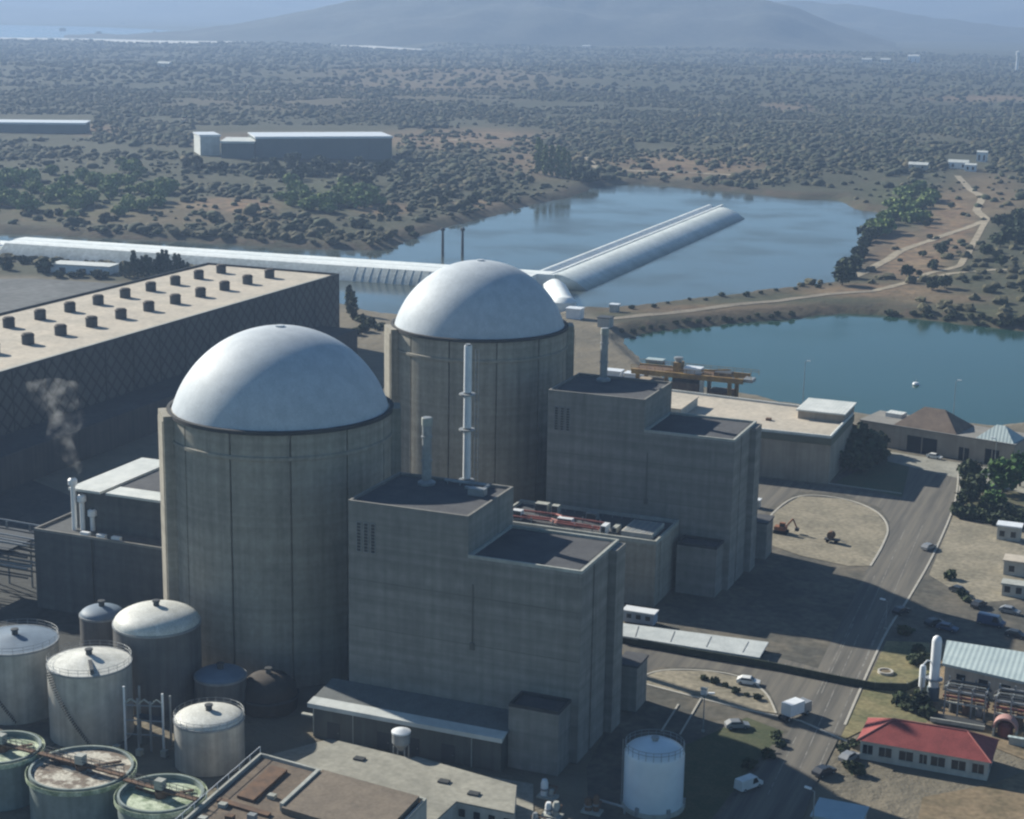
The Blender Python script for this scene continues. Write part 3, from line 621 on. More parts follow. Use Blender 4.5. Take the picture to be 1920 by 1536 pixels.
def stack(label, x, y, z, h, r):
    t = thing('vent_stack', label, 'vent stack', (x, y, z), 'grey vent stacks on the concrete blocks')
    build(MB().tube((x, y, z+.06), (x, y, z+h), r, 16), 'shaft', steel, t)
    build(MB().lathe((x, y), [(r*1.02, z+h-1.5), (r*1.15, z+h-1.45), (r*1.15, z+h-.1), (r*.9, z+h)], 16), 'head', concrete_pale, t)
    for zz in (0.35, 0.7): build(MB().lathe((x, y), [(r*1.02, z+h*zz), (r*1.18, z+h*zz+.05), (r*1.18, z+h*zz+.3), (r*1.02, z+h*zz+.35)], 16), 'band', steel, t)
    build(MB().lathe((x, y), [(r*1.9, z+.06), (r*1.9, z+.5), (r, z+.9)], 16), 'base', steel, t)
for lb, dy in (('round grey vent stack on the roof of the nearer stepped block', 0.0), ('round grey vent stack on the roof of the farther stepped block', UNIT)):
    p = G(800, 908, 40.06); stack(lb, p[0], p[1]+dy, 40.0, 12.3, 0.85)
# walkway and duct pieces on the nearer high roof
t = thing('roof_duct', 'low grey ducts and boxes along the back of the nearer high roof', 'roof duct', (46, -9, 40.06))
build(MB().path([(38, -8.6, 40.75), (46.5, -8.6, 40.75), (46.5, -11.5, 40.75)], .28, 8), 'pipe', steel, t)
build(MB().box(44.6, 47.6, -13.6, -11.9, 40.065, 41.3), 'box', steel, t); build(MB().box(42.5, 43.6, -10.2, -9.4, 40.065, 40.5), 'box', steel, t)
for x in (38.5, 41, 43.5): build(MB().box(x-.1, x+.1, -8.7, -8.5, 40.062, 40.5), 'support', steel, t)

# auxiliary building between the units, its roof crowded with plant
t = thing('auxiliary_building', 'low concrete building between the two units with crowded equipment on its roof', 'concrete building', (42, 60, 0))
build(MB().prism([(22, 52), (59.2, 52), (59.2, 55), (58.4, 55), (58.4, 55.5), (59.2, 55.5), (59.2, 68.7), (22, 68.7)], 0, 13.8), 'wall', concrete, t)
build(MB().box(22.5, 58.7, 52.5, 68.3, 13.803, 13.86), 'roof', roof_dark, t)
build(MB().rim([(22, 52), (59.2, 52), (59.2, 68.7), (22, 68.7)], 13.8, 14.6, .5), 'parapet', concrete_pale, t)
gr = build(MB().box(50.6, 57.4, 54.5, 63.5, 13.865, 15.1), 'cooler_bank', plaster, t)
mb = MB()
for i in range(5): mb.box(51+i*1.27, 52+i*1.27, 54.9, 63.1, 15.103, 15.16)
build(mb, 'grille', steel, gr)
for i, (x, y, w, d, h, mt_) in enumerate([(26, 57, 2.2, 1.6, 2.0, white_paint), (29.5, 63, 3, 2, 2.4, concrete_pale), (33, 62, 1.6, 1.6, 2.6, concrete_pale), (37, 57.5, 3.4, 1.8, 1.5, white_paint), (46.8, 55.3, 1.2, 3.0, 1.9, white_paint), (48.6, 57.5, 1.1, 3.4, 1.2, concrete_pale), (41, 63.5, 2.4, 2, 1.6, steel)]):
    u = build(MB().box(x-w/2, x+w/2, y-d/2, y+d/2, 13.865, 13.86+h), 'air_unit', mt_, t)
    build(MB().box(x-w/2+.15, x+w/2-.15, y-d/2-.06, y-d/2-.003, 14.1, 13.7+h), 'grille', joint_dark, u)
for k, y in enumerate((55.6, 56.4, 59.3)): build(MB().path([(24, y, 14.7+.2*k), (34, y+.4, 14.7+.2*k), (36, y-1.2, 14.9+.2*k), (45.5, y-.8, 14.6+.2*k)], .24, 8), 'red_pipe', redpipe, t)
for x in (25, 30, 35, 40, 44):
    for y in (54.9, 60): build(MB().box(x-.12, x+.12, y-.12, y+.12, 13.862, 15.2), 'pipe_stand', steel, t)
mb = MB()
for x in np.arange(27, 50, 2.2): mb.tube((x, 66.5, 13.86), (x, 66.5, 15.2), .06, 5)
mb.tube((27, 66.5, 15.2), (49, 66.5, 15.2), .06, 5); build(mb, 'handrail', steel, t)

# long shed along the foot of the nearer block
t = thing('lean_to_shed', 'long low shed with pale grey sloping roof at the foot of the nearer block', 'shed', (42, -30.5, 0))
build(MB().add([(25.2, -34.6, 0), (60.2, -34.6, 0), (60.2, -26.53, 0), (25.2, -26.53, 0), (25.2, -34.6, 6.0), (60.2, -34.6, 6.0), (60.2, -26.53, 7.2), (25.2, -26.53, 7.2)],
    [(3, 2, 1, 0), (4, 5, 6, 7), (0, 1, 5, 4), (1, 2, 6, 5), (3, 0, 4, 7), (2, 3, 7, 6)]), 'wall', mat('shed_cladding', (0.13, 0.135, 0.125), 0.8, (0.1, 0.105, 0.1), 0.3, 0.6, streak=0.3), t)
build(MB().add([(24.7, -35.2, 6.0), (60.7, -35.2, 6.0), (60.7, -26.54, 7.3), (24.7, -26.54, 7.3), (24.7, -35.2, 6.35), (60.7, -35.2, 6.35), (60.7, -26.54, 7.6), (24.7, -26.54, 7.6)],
    [(3, 2, 1, 0), (4, 5, 6, 7), (0, 1, 5, 4), (1, 2, 6, 5), (3, 0, 4, 7), (2, 3, 7, 6)]), 'roof', mat('shed_roof', (0.15, 0.16, 0.16), 0.8, (0.11, 0.12, 0.12), 0.3, 0.6, fine=0.2), t)  # roof colour darkened for the shade of the block above
build(MB().add([(24.66, -35.55, 5.6), (60.74, -35.55, 5.6), (60.74, -33.2, 6.65), (24.66, -33.2, 6.65), (24.66, -35.55, 6.36), (60.74, -35.55, 6.36), (60.74, -33.2, 6.72), (24.66, -33.2, 6.72)], [(4, 5, 6, 7), (0, 1, 5, 4), (1, 2, 6, 5), (3, 0, 4, 7)]), 'eave_strip', mat('sunlit_eave_tone', (0.55, 0.57, 0.55), 0.7, (0.42, 0.44, 0.43), 0.4, 0.6), t)  # sunlit lower edge of the roof, put in as a paler colour
for x in (25.4, 33.0, 55.0): build(MB().tube((x, -34.75, 0), (x, -34.75, 5.6), .10, 6), 'downpipe', concrete_pale, t)
for x in (28, 37.5, 43, 49.5):
    d = build(MB().box(x, x+2.4, -34.66, -34.603, .05, 3.1), 'door', steel_dark, t); build(MB().box(x+2.0, x+2.15, -34.72, -34.663, 1.3, 1.5), 'handle', steel, d)
build(MB().box(22.2, 25.1, -33.4, -32.6, 2.9, 3.15), 'canopy', concrete_pale, t)

# ================================================================== turbine hall
t = thing('turbine_hall', 'very long dark clad turbine hall with beige roof and rows of round roof vents', 'industrial hall', (-160, 100, 0))
hx0, hx1, hy0, hy1, hz_ = -188.5, -132.6, -120.0, 275.0, 25.6
build(MB().box(hx0, hx1, hy0, hy1, 0, hz_), 'wall', clad_dark, t)
build(MB().box(hx0+1.6, hx1-2.6, hy0+.5, hy1-1.2, hz_+.003, hz_+.08), 'roof', roof_beige, t)
build(MB().box(hx1-2.55, hx1-.5, hy0+.5, hy1-6.5, hz_+.003, hz_+.3), 'gutter_walk', concrete_pale, t)
build(MB().rim([(hx0, hy0), (hx1, hy0), (hx1, hy1), (hx0, hy1)], hz_, hz_+.7, .4), 'parapet', steel_dark, t)
build(MB().box(hx0-11, hx0-.01, hy0, hy1-4, 0, hz_-5), 'side_bay', clad_dark, t)
row1 = [(15, 640), (160, 590), (310, 545), (455, 505), (585, 465), (715, 430), (855, 390), (995, 355), (1120, 320), (1225, 290), (1330, 262)]
row2 = [(55, 510), (205, 465), (345, 430), (475, 400), (610, 360), (755, 325), (885, 293), (990, 265), (1095, 240), (1200, 212)]
for row in (row1, row2):
    P = [G(x/2.649, y/2.649+422, hz_+.1) for x, y in row]
    xm = float(np.mean([p[0] for p in P])); ys = np.polyfit(range(len(P)), [p[1] for p in P], 1)
    for k in range(-1, len(P)):
        c = (xm, ys[0]*k+ys[1])
        if c[1] > hy1-6: continue
        v = build(MB().lathe(c, [(1.8, hz_+.085), (1.8, hz_+2.4), (1.5, hz_+2.5)], 20), 'roof_vent', steel_dark, t)
        build(MB().lathe(c, [(1.9, hz_+2.503), (1.9, hz_+2.8), (1.4, hz_+3.3), (0, hz_+3.5)], 20), 'cowl', mat('vent_cowl', (0.07, 0.06, 0.055), 0.8), v)
for y in np.arange(60, 270, 14.0): build(MB().box(hx1, hx1+.25, y, y+.35, 9.01, hz_), 'wall_rib', steel_dark, t)
build(MB().box(hx1+.003, hx1+14, -60, 262, 0, 9.0), 'low_bay', mat('low_bay_dark', (0.09, 0.09, 0.09), 0.9, (0.065, 0.065, 0.068), 0.1, 0.6, streak=0.3), t)

# lower blocks left of the nearer reactor
t = thing('service_block', 'dark concrete block with pale slab roofs tucked beside the nearer reactor', 'concrete building', (-42, 5, 0))
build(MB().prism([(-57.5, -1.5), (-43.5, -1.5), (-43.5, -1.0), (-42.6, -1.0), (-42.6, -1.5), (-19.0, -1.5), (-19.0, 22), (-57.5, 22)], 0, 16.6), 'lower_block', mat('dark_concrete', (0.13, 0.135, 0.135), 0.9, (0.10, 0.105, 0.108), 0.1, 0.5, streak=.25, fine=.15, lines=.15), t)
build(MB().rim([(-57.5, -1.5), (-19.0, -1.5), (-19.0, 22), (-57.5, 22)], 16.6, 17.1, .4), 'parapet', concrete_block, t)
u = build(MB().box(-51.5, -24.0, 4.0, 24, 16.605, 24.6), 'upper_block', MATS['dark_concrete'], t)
build(MB().box(-52.2, -44.5, 3.4, 30, 24.603, 25.1), 'slab_roof', roof_pale, u)
build(MB().box(-43.0, -23.6, 3.4, 8.6, 24.603, 25.1), 'slab_roof', roof_pale, u)
build(MB().box(-43.5, -24.2, 9.5, 23.8, 24.603, 24.7), 'roof', roof_dark, u)
build(MB().box(-30.5, -26, 18, 24, 24.703, 29), 'stair_head', concrete_pale, u)
for x in (-46.5, -42.6, -39.0): build(MB().box(x, x+2.0, -.95, -.05, 16.605, 17.6), 'roof_light', white_paint, t)
t = thing('pipe_bridge', 'tangle of dark pipes and walkways beside the service block', 'pipe rack', (-72, 0, 0))
for x in (-84, -78, -72, -66):
    for y in (-4, 8): build(MB().tube((x, y, 0), (x, y, 14), .22, 6), 'post', steel, t)
for k, z in enumerate((7, 9, 11.5, 14)):
    for y in (-4, -2.6, 0, 3.2, 8): build(MB().tube((-88, y, z+.2*k), (-57.6, y, z), .18+.06*(k % 3), 6), 'pipe', steel if (k+int(y)) % 2 else steel_dark, t)
build(MB().box(-86, -62, -4.4, 8.4, 12.4, 12.6), 'walkway', steel_dark, t)
# white exhaust pipes with steam drifting off them
t = thing('exhaust_pipe', 'white exhaust pipes rising beside the service block with steam at their top', 'exhaust pipe', (-57, -1, 0))
e0 = G(140, 990, 17); e1 = G(128, 885, 27)
for k, (dx, top) in enumerate(((0, e1[2]-1.0), (1.6, e1[2]-4.5), (3.6, e1[2]-7.5))):
    mb = MB().tube((e0[0]+dx, e0[1]+.6*k, 0), (e0[0]+dx, e0[1]+.6*k, top), .5, 12)
    s = build(mb, 'pipe', white_paint, t)
    build(MB().lathe((e0[0]+dx, e0[1]+.6*k), [(.55, top), (.95, top+.3), (.95, top+1.3), (.5, top+1.7)], 14), 'silencer', white_paint, s)

# steam drifting up from the exhaust pipes
sp0 = Vector((e0[0]-.2, e0[1], e1[2]+.6)); mb = MB(); n = 18
axis = [sp0+Vector((-.22*k+1.3*math.sin(k*.75), .05*k, 1.2*k)) for k in range(n)]
rad = [.8+.2*k for k in range(n)]; rad[-1] = .5
vs = [(p.x+rad[k]*(1.5*math.cos(2*PI*i/16)), p.y+rad[k]*1.1*math.sin(2*PI*i/16), p.z) for k, p in enumerate(axis) for i in range(16)]
fs = [(k*16+i, k*16+(i+1) % 16, (k+1)*16+(i+1) % 16, (k+1)*16+i) for k in range(n-1) for i in range(16)]+[tuple(range(15, -1, -1)), tuple((n-1)*16+i for i in range(16))]
SM = bpy.data.materials.new('steam'); SM.use_nodes = True; N = SM.node_tree.nodes; L = SM.node_tree.links
N.remove(N['Principled BSDF']); pv = N.new('ShaderNodeVolumePrincipled'); pv.inputs['Color'].default_value = (.97, .98, .99, 1); pv.inputs['Anisotropy'].default_value = .6
geo = N.new('ShaderNodeNewGeometry'); nz = N.new('ShaderNodeTexNoise'); nz.inputs['Scale'].default_value = .34; nz.inputs['Detail'].default_value = 4; nz.inputs['Roughness'].default_value = .6
L.new(geo.outputs['Position'], nz.inputs['Vector']); mr = N.new('ShaderNodeMapRange'); mr.inputs[1].default_value = .50; mr.inputs[2].default_value = .68; mr.inputs[3].default_value = 0; mr.inputs[4].default_value = .075
L.new(nz.outputs[0], mr.inputs[0]); L.new(mr.outputs[0], pv.inputs['Density']); L.new(pv.outputs[0], [q for q in N if q.type == 'OUTPUT_MATERIAL'][0].inputs['Volume'])
st = struct('steam_plume', mb.add(vs, fs, True), SM, 'stuff')
st['label'] = 'thin pale wisps of steam rising in front of the turbine hall'; st['category'] = 'steam'

# tall banded vent stack rising between the units
q0 = G(875, 900, 30.0); d = q0-CAM; q0 = CAM+d*((27.0-CAM[1])/d[1]); zt = q0[2]
while pix_y(q0[0], q0[1], zt) > 646: zt += .25
t = thing('vent_stack', 'tall slim white banded stack rising between the two reactor buildings', 'vent stack', (q0[0], q0[1], 0))
sx_, sy_ = q0[0], q0[1]
build(MB().tube((sx_, sy_, 0), (sx_, sy_, zt), .58, 16), 'shaft', steel, t)
cuts = [1.0, q0[2]-12, q0[2]+.1, q0[2]+(zt-q0[2])*.38, q0[2]+(zt-q0[2])*.64, zt]
for za, zb in zip(cuts[:-1], cuts[1:]): build(MB().tube((sx_, sy_, za+.3), (sx_, sy_, zb-.3), .8, 18, .76), 'sleeve', white_paint, t)
for z in cuts[2:-1]:
    build(MB().lathe((sx_, sy_), [(.82, z-.3), (1.7, z-.25), (1.7, z), (.82, z+.02)], 16), 'platform', steel, t)
lx, ly = sx_+1.75, sy_+.6; mb = MB()
for k in (-.35, .35): mb.tube((lx+k*.9, ly+k*.4, 0), (lx+k*.9, ly+k*.4, zt-1), .1, 5)
for z in np.arange(1, zt-1, 1.0): mb.tube((lx-.32, ly-.14, z), (lx+.32, ly+.14, z), .07, 4)
build(mb, 'ladder', steel, t); build(MB().lathe((sx_, sy_), [(1.6, 0.02), (1.6, 1.0), (.8, 1.2)], 18), 'footing', concrete_pale, t)
# ================================================================== tanks at the lower left
def each(name, m_, parent, mbs, label=None):
    return [build(b, name, m_, parent, label) for b in mbs]
def tank(label, x0, x1, py, z, wall_m, roof_m, dome=1.6, kind='dome', stair=True, group=None, nm='storage_tank', lo=0.0, rail=True, R=None, c=None):
    c = G((x0+x1)/2, py, z) if c is None else c; d = float((np.array([c[0], c[1], z])-CAM) @ cF); R = R or (x1-x0)/2*d/FPX
    t = thing(nm, label, 'tank', (c[0], c[1], 0), group); xy = (c[0], c[1])
    build(MB().lathe(xy, [(R, lo), (R, z)], 64), 'wall', wall_m, t)
    build(MB().lathe(xy, [(R, z-.35), (R+.12, z-.34), (R+.12, z+.02), (R-.1, z+.03)], 64), 'rim', steel, t)
    prof = [(R-.1, z-.02)]+[((R-.1)*math.cos(a), z+dome*math.sin(a)) for a in np.linspace(.08, PI/2, 10)]; prof[-1] = (0, z+dome)
    if kind == 'cone': prof = [(R-.1, z-.02), (.3, z+dome), (0, z+dome+.05)]
    rf = build(MB().lathe(xy, prof, 64), 'roof', roof_m, t)
    build(MB().lathe(xy, [(.55, z+dome*.9), (.55, z+dome+.7), (.7, z+dome+.75), (.7, z+dome+1.0), (0, z+dome+1.1)], 14), 'roof_vent', steel_dark, rf)
    mb = MB()
    if rail:
        n = 26; a_ = [2*PI*i/n for i in range(n)]
        for a in a_: mb.tube((c[0]+R*math.cos(a), c[1]+R*math.sin(a), z), (c[0]+R*math.cos(a), c[1]+R*math.sin(a), z+1.1), .04, 4)
        for h in (.55, 1.1):
            for i in range(n): mb.tube((c[0]+R*math.cos(a_[i]), c[1]+R*math.sin(a_[i]), z+h), (c[0]+R*math.cos(a_[i-1]), c[1]+R*math.sin(a_[i-1]), z+h), .035, 4)
        build(mb, 'handrail', steel, t)
    if stair:
        mb = MB(); n = 34; a0 = math.radians(-118); a1 = math.radians(-55)
        P = [(c[0]+(R+.45)*math.cos(a0+(a1-a0)*i/n), c[1]+(R+.45)*math.sin(a0+(a1-a0)*i/n), z-(z-lo-.6)*i/n) for i in range(n+1)]
        for i in range(n):
            p, q_ = P[i], P[i+1]; an = a0+(a1-a0)*(i+.5)/n; ra, rb = R+.03, R+.9
            A = [(c[0]+r*math.cos(a), c[1]+r*math.sin(a)) for a in (a0+(a1-a0)*i/n, a0+(a1-a0)*(i+1)/n) for r in (ra, rb)]
            mb.prism([A[0], A[1], A[3], A[2]], p[2]-.3, p[2]-.18)
        st = build(mb, 'spiral_stair', steel_dark, t)
        mb = MB(); mb.path([(c[0]+(R+.9)*math.cos(a0+(a1-a0)*i/n), c[1]+(R+.9)*math.sin(a0+(a1-a0)*i/n), P[i][2]+.8) for i in range(n+1)], .04, 4)
        build(mb, 'stair_rail', steel_dark, st)
    return t, c, R
TG = 'round storage tanks in the lower left corner'
tank('tall tank with bluish grey roof and spiral stair at the left edge of the picture', -50, 107, 1199, 13, tank_metal, blue_roof, 1.0, 'cone', group=TG)
t2, c2, R2 = tank('tall brownish metal tank with white roof and spiral stair between bluish tank and dark tank', 90, 245, 1240, 13, tank_metal, tank_roof, 1.3, 'cone', group=TG)
mb = MB()
build(MB().obox((c2[0]+1.8, c2[1]-2.2), (.64, -.76), 3.6, .3, 13.1, 14.0), 'roof_walk', steel_dark, t2)
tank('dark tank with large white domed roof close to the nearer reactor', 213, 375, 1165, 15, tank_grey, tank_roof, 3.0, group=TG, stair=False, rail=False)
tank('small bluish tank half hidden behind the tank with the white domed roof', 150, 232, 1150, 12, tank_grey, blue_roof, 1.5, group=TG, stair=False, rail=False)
tank('short greyish metal tank with white roof beside the brown roofed building', 327, 457, 1345, 8, tank_metal, tank_roof, 1.3, group=TG, stair=False)
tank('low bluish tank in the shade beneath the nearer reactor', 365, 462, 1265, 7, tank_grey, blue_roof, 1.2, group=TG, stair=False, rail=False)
t = thing('buffer_vessel', 'dark brown rounded vessel in the shade at the foot of the nearer reactor', 'tank', (12, -23.5, 0))
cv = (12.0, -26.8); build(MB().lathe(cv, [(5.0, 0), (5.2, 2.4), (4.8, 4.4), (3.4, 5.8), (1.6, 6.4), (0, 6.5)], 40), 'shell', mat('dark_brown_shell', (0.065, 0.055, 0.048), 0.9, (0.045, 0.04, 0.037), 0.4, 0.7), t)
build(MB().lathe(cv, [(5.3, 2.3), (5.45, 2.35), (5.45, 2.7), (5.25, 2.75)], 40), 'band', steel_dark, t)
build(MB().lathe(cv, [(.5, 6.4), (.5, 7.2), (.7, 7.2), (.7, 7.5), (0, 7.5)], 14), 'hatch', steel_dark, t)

def basin(label, c, R, z, liquid, wall_m, ang, level=.9):
    t = thing('settling_tank', label, 'open tank', (c[0], c[1], 0), 'open settling tanks along the bottom edge'); xy = (c[0], c[1])
    build(MB().lathe(xy, [(R, 0), (R, z), (R-.35, z), (R-.35, z-2)], 64), 'wall', wall_m, t)
    build(MB().lathe(xy, [(R+.005, z-1.0), (R+.5, z-.95), (R+.5, z-.2), (R+.42, z-.2), (R+.42, z-.85), (R+.005, z-.9)], 64), 'launder', floc_green if wall_m is green_side else wall_m, t)
    l_ = build(MB().lathe(xy, [(R-.36, z-level), (R*.5, z-level+.06), (1.0, z-level+.12), (0, z-level+.12)], 64), 'liquid_surface', liquid, t)
    u = (math.cos(ang), math.sin(ang)); v = (-u[1], u[0])
    b = build(MB().obox(xy, u, R+.4, .55, z+.35, z+.6), 'bridge', rust, t)
    for s in (-1, 1):
        mb = MB(); o = (xy[0]+v[0]*.55*s, xy[1]+v[1]*.55*s)
        for h in (1.1, 1.6): mb.tube((o[0]-u[0]*R, o[1]-u[1]*R, z+h), (o[0]+u[0]*R, o[1]+u[1]*R, z+h), .05, 4)
        for k in np.linspace(-1, 1, 11): mb.tube((o[0]+u[0]*R*k, o[1]+u[1]*R*k, z+.6), (o[0]+u[0]*R*k, o[1]+u[1]*R*k, z+1.6), .05, 4)
        build(mb, 'handrail', steel_dark, b)
    build(MB().lathe(xy, [(.9, z-level), (.9, z+.35)], 16), 'centre_drum', rust, t)
    build(MB().box(xy[0]-.8, xy[0]+.6, xy[1]-.6, xy[1]+.7, z+.6, z+2.0), 'drive_box', concrete_pale, t)
    for k in range(2):
        a = ang+.9+k*2.2; mb = MB().obox((xy[0]+R*.45*math.cos(a), xy[1]+R*.45*math.sin(a)), (math.cos(a), math.sin(a)), R*.33, .18, z-level+.2, z-level+.5); build(mb, 'scraper_arm', rust, t)
    return t
basin('open tank of pale green scum cut by the left edge of the picture', (-8.6, -74.2), 6.1, 8.2, floc_green, green_side, -.06)
basin('widest open tank with rusty sludge and a dark bridge across it', (6.4, -74.2), 7.9, 7.6, floc_rust, green_side, -.08, .5)
basin('open tank of pale green scum beside the brown roofed building', (22.4, -76.6), 6.4, 7.6, floc_green, green_side, -.1)

t = thing('pipe_scaffold', 'small open frame of pale pipes standing between the metal tanks', 'pipe rack', (3, -50, 0))
px_ = [(-.6, -52.6), (1.6, -52.0), (3.6, -51.3), (5.6, -50.6), (.2, -49.4), (5.2, -47.8)]
for i, (x, y) in enumerate(px_): build(MB().tube((x, y, 0), (x, y, (11.5, 9.5, 9.0, 10.5, 10.5, 9.0)[i]), .2, 8), 'post', white_paint if i in (0, 3) else steel, t)
for z in (3, 5.5, 8.2): build(MB().tube((px_[0][0], px_[0][1], z), (px_[3][0], px_[3][1], z), .12, 6), 'rail', steel, t)
for i in (0, 1, 2): build(MB().path([(px_[i][0], px_[i][1], 8.4), (px_[i][0]+1.1, px_[i][1]+.3, 9.4), (px_[i+1][0], px_[i+1][1], 8.6)], .14, 6), 'bent_pipe', concrete_pale, t)
for i, (x, y) in enumerate(((-1.8, -53.6), (2.6, -53.3), (6.6, -52))): build(MB().box(x-.5, x+.5, y-.5, y+.5, 0.02, 1.1), 'pump', concrete_pale, t)
build(MB().box(-.2, 5, -50.8, -49.2, 5.4, 5.55), 'platform', steel_dark, t)

# ------------------------------------------------------------------ roofs along the bottom edge
t = thing('brown_roofed_building', 'flat building with stepped brown roof at the bottom of the picture', 'building', (45, -68, 0))
bp = [(28.6, -58), (30.2, -86), (60.2, -90), (59.4, -61.8)]
build(MB().prism(bp, 0, 6.8), 'wall', plaster, t)
def lerp(a, b, u): return (a[0]+(b[0]-a[0])*u, a[1]+(b[1]-a[1])*u)
def sub(u0, u1, v0, v1):
    top = lambda u: lerp(bp[0], bp[3], u)
    bot = lambda u: lerp(bp[1], bp[2], u)
    return [lerp(top(u0), bot(u0), v0), lerp(top(u0), bot(u0), v1), lerp(top(u1), bot(u1), v1), lerp(top(u1), bot(u1), v0)]
build(MB().prism(sub(.02, .98, .02, .98), 6.803, 6.9), 'roof', brown_roof, t)
build(MB().prism(sub(.40, .97, .03, .52), 6.903, 7.9), 'raised_roof', mat('raised_brown_roof', (0.20, 0.165, 0.13), 0.95, (0.15, 0.125, 0.10), 0.2, 0.8, fine=0.2), t)
build(MB().prism(sub(.38, .40, .06, .5), 6.903, 8.2), 'upstand', concrete_pale, t)
build(MB().prism(sub(.12, .22, .1, .5), 6.903, 7.4), 'roof_hatch', rust, t)
build(MB().prism(sub(.05, .36, .56, .6), 6.903, 7.3), 'upstand', rust, t)
build(MB().rim(bp, 6.8, 7.4, .4), 'parapet', concrete_pale, t)
mb = MB(); a, b = bp[0], bp[1]
for k in np.linspace(0, 1, 9): p = lerp(a, b, k); mb.tube((p[0], p[1], 7.4), (p[0], p[1], 8.4), .06, 5)
mb.tube((*a, 8.4), (*b, 8.4), .06, 5); build(mb, 'handrail', white_paint, t)
for i, (u, v) in enumerate(((.1, .62), (.2, .72), (.3, .66), (.08, .8), (.6, .75), (.75, .68), (.28, .4))):
    p = sub(u, u+.02, v, v+.02)[0]; build(MB().box(p[0]-.6, p[0]+.6, p[1]-.5, p[1]+.5, 6.903, 7.5+.2*(i % 3)), 'roof_box', (concrete_pale, rust, steel)[i % 3], t)
t = thing('slab_roofed_building', 'low building with bare pale concrete roof in front of the long shed', 'building', (52, -50, 0))
sp_ = [(33.5, -41.0), (47.5, -42.2), (48.0, -41.2), (66.9, -44.3), (70.2, -53.4), (60.5, -53.3), (60.2, -61), (29.5, -57.2)]
build(MB().prism(sp_, 0, 3.0), 'wall', plaster, t)
build(MB().prism(sp_, 3.003, 3.3), 'roof', slab_m, t)
for x, y in ((40, -46), (56, -48), (62, -50)): build(MB().box(x-.9, x+.9, y-.6, y+.6, 3.303, 3.6), 'roof_hatch', steel_dark, t)
for x in (61.5, 64, 66.5, 69): build(MB().box(x-.5, x+.5, -53.50, -53.36, 1.0, 2.2), 'window', glass, t)
t = thing('silo_stand', 'small white topped hopper on legs in front of the long shed', 'hopper', (44.7, -40, 0))
hx, hy = 44.7, -40.2
for dx in (-1, 1):
    for dy in (-.8, .8): build(MB().tube((hx+dx, hy+dy, 0), (hx+dx, hy+dy, 4.2), .12, 6), 'leg', steel, t)
build(MB().lathe((hx, hy), [(.4, 3.4), (1.5, 4.8), (1.5, 6.6)], 20), 'body', steel, t)
build(MB().lathe((hx, hy), [(1.6, 6.55), (1.6, 6.8), (.7, 7.2), (0, 7.3)], 20), 'lid', white_paint, t)
build(MB().box(hx-3.6, hx-2.2, hy-.5, hy+.7, .02, 1.8), 'control_box', concrete_pale, t)

# ------------------------------------------------------------------ white tank, lower right
t = thing('white_tank', 'white upright tank with domed top and guard rail beside the road', 'tank', (86.8, -35.8, 0)); c = (86.8, -35.8); R = 4.75
build(MB().lathe(c, [(R+.25, 0.02), (R+.25, .7), (R+.02, .75)], 56), 'footing', concrete_pale, t)
gloss = mat('glossy_white_tank', (0.60, 0.68, 0.74), 0.28, (0.53, 0.61, 0.67), 0.3, 0.7, spec=0.55)
build(MB().lathe(c, [(R, .5), (R, 9.2), (R-.15, 9.6), (R-.6, 10.05), (R*.6, 10.75), (R*.3, 11.05), (0, 11.15)], 64), 'shell', gloss, t)
for i in range(6):
    a = 2*PI*i/6+.3; build(MB().obox((c[0]+(R+.1)*math.cos(a), c[1]+(R+.1)*math.sin(a)), (math.cos(a), math.sin(a)), .3, .25, .02, 1.5), 'leg', steel, t)
n = 24; mb = MB(); A = [2*PI*i/n for i in range(n)]
for h in (.6, 1.15):
    for i in range(n): mb.tube((c[0]+(R-.1)*math.cos(A[i]), c[1]+(R-.1)*math.sin(A[i]), 9.8+h), (c[0]+(R-.1)*math.cos(A[i-1]), c[1]+(R-.1)*math.sin(A[i-1]), 9.8+h), .05, 4)
for a in A: mb.tube((c[0]+(R-.1)*math.cos(a), c[1]+(R-.1)*math.sin(a), 9.5), (c[0]+(R-.1)*math.cos(a), c[1]+(R-.1)*math.sin(a), 10.95), .05, 4)
build(mb, 'handrail', steel, t)
a = math.radians(200); mb = MB()
for s in (-.08, .08): mb.tube((c[0]+(R+.25)*math.cos(a+s), c[1]+(R+.25)*math.sin(a+s), .1), (c[0]+(R+.25)*math.cos(a+s), c[1]+(R+.25)*math.sin(a+s), 11), .06, 5)
for z in np.arange(.5, 11, .5): mb.tube((c[0]+(R+.25)*math.cos(a-.08), c[1]+(R+.25)*math.sin(a-.08), z), (c[0]+(R+.25)*math.cos(a+.08), c[1]+(R+.25)*math.sin(a+.08), z), .04, 4)
build(mb, 'ladder', steel, t)
build(MB().lathe(c, [(.5, 11.0), (.5, 11.5), (.65, 11.5), (.65, 11.7), (0, 11.75)], 14), 'manhole', steel, t)
build(MB().path([(c[0]-3, c[1]-R-.4, .3), (c[0]-3, c[1]-R-.4, 1.4), (c[0]-8, c[1]-R+.5, 1.4), (c[0]-8, c[1]-R+.5, .3)], .2, 8), 'pipe', steel, t)

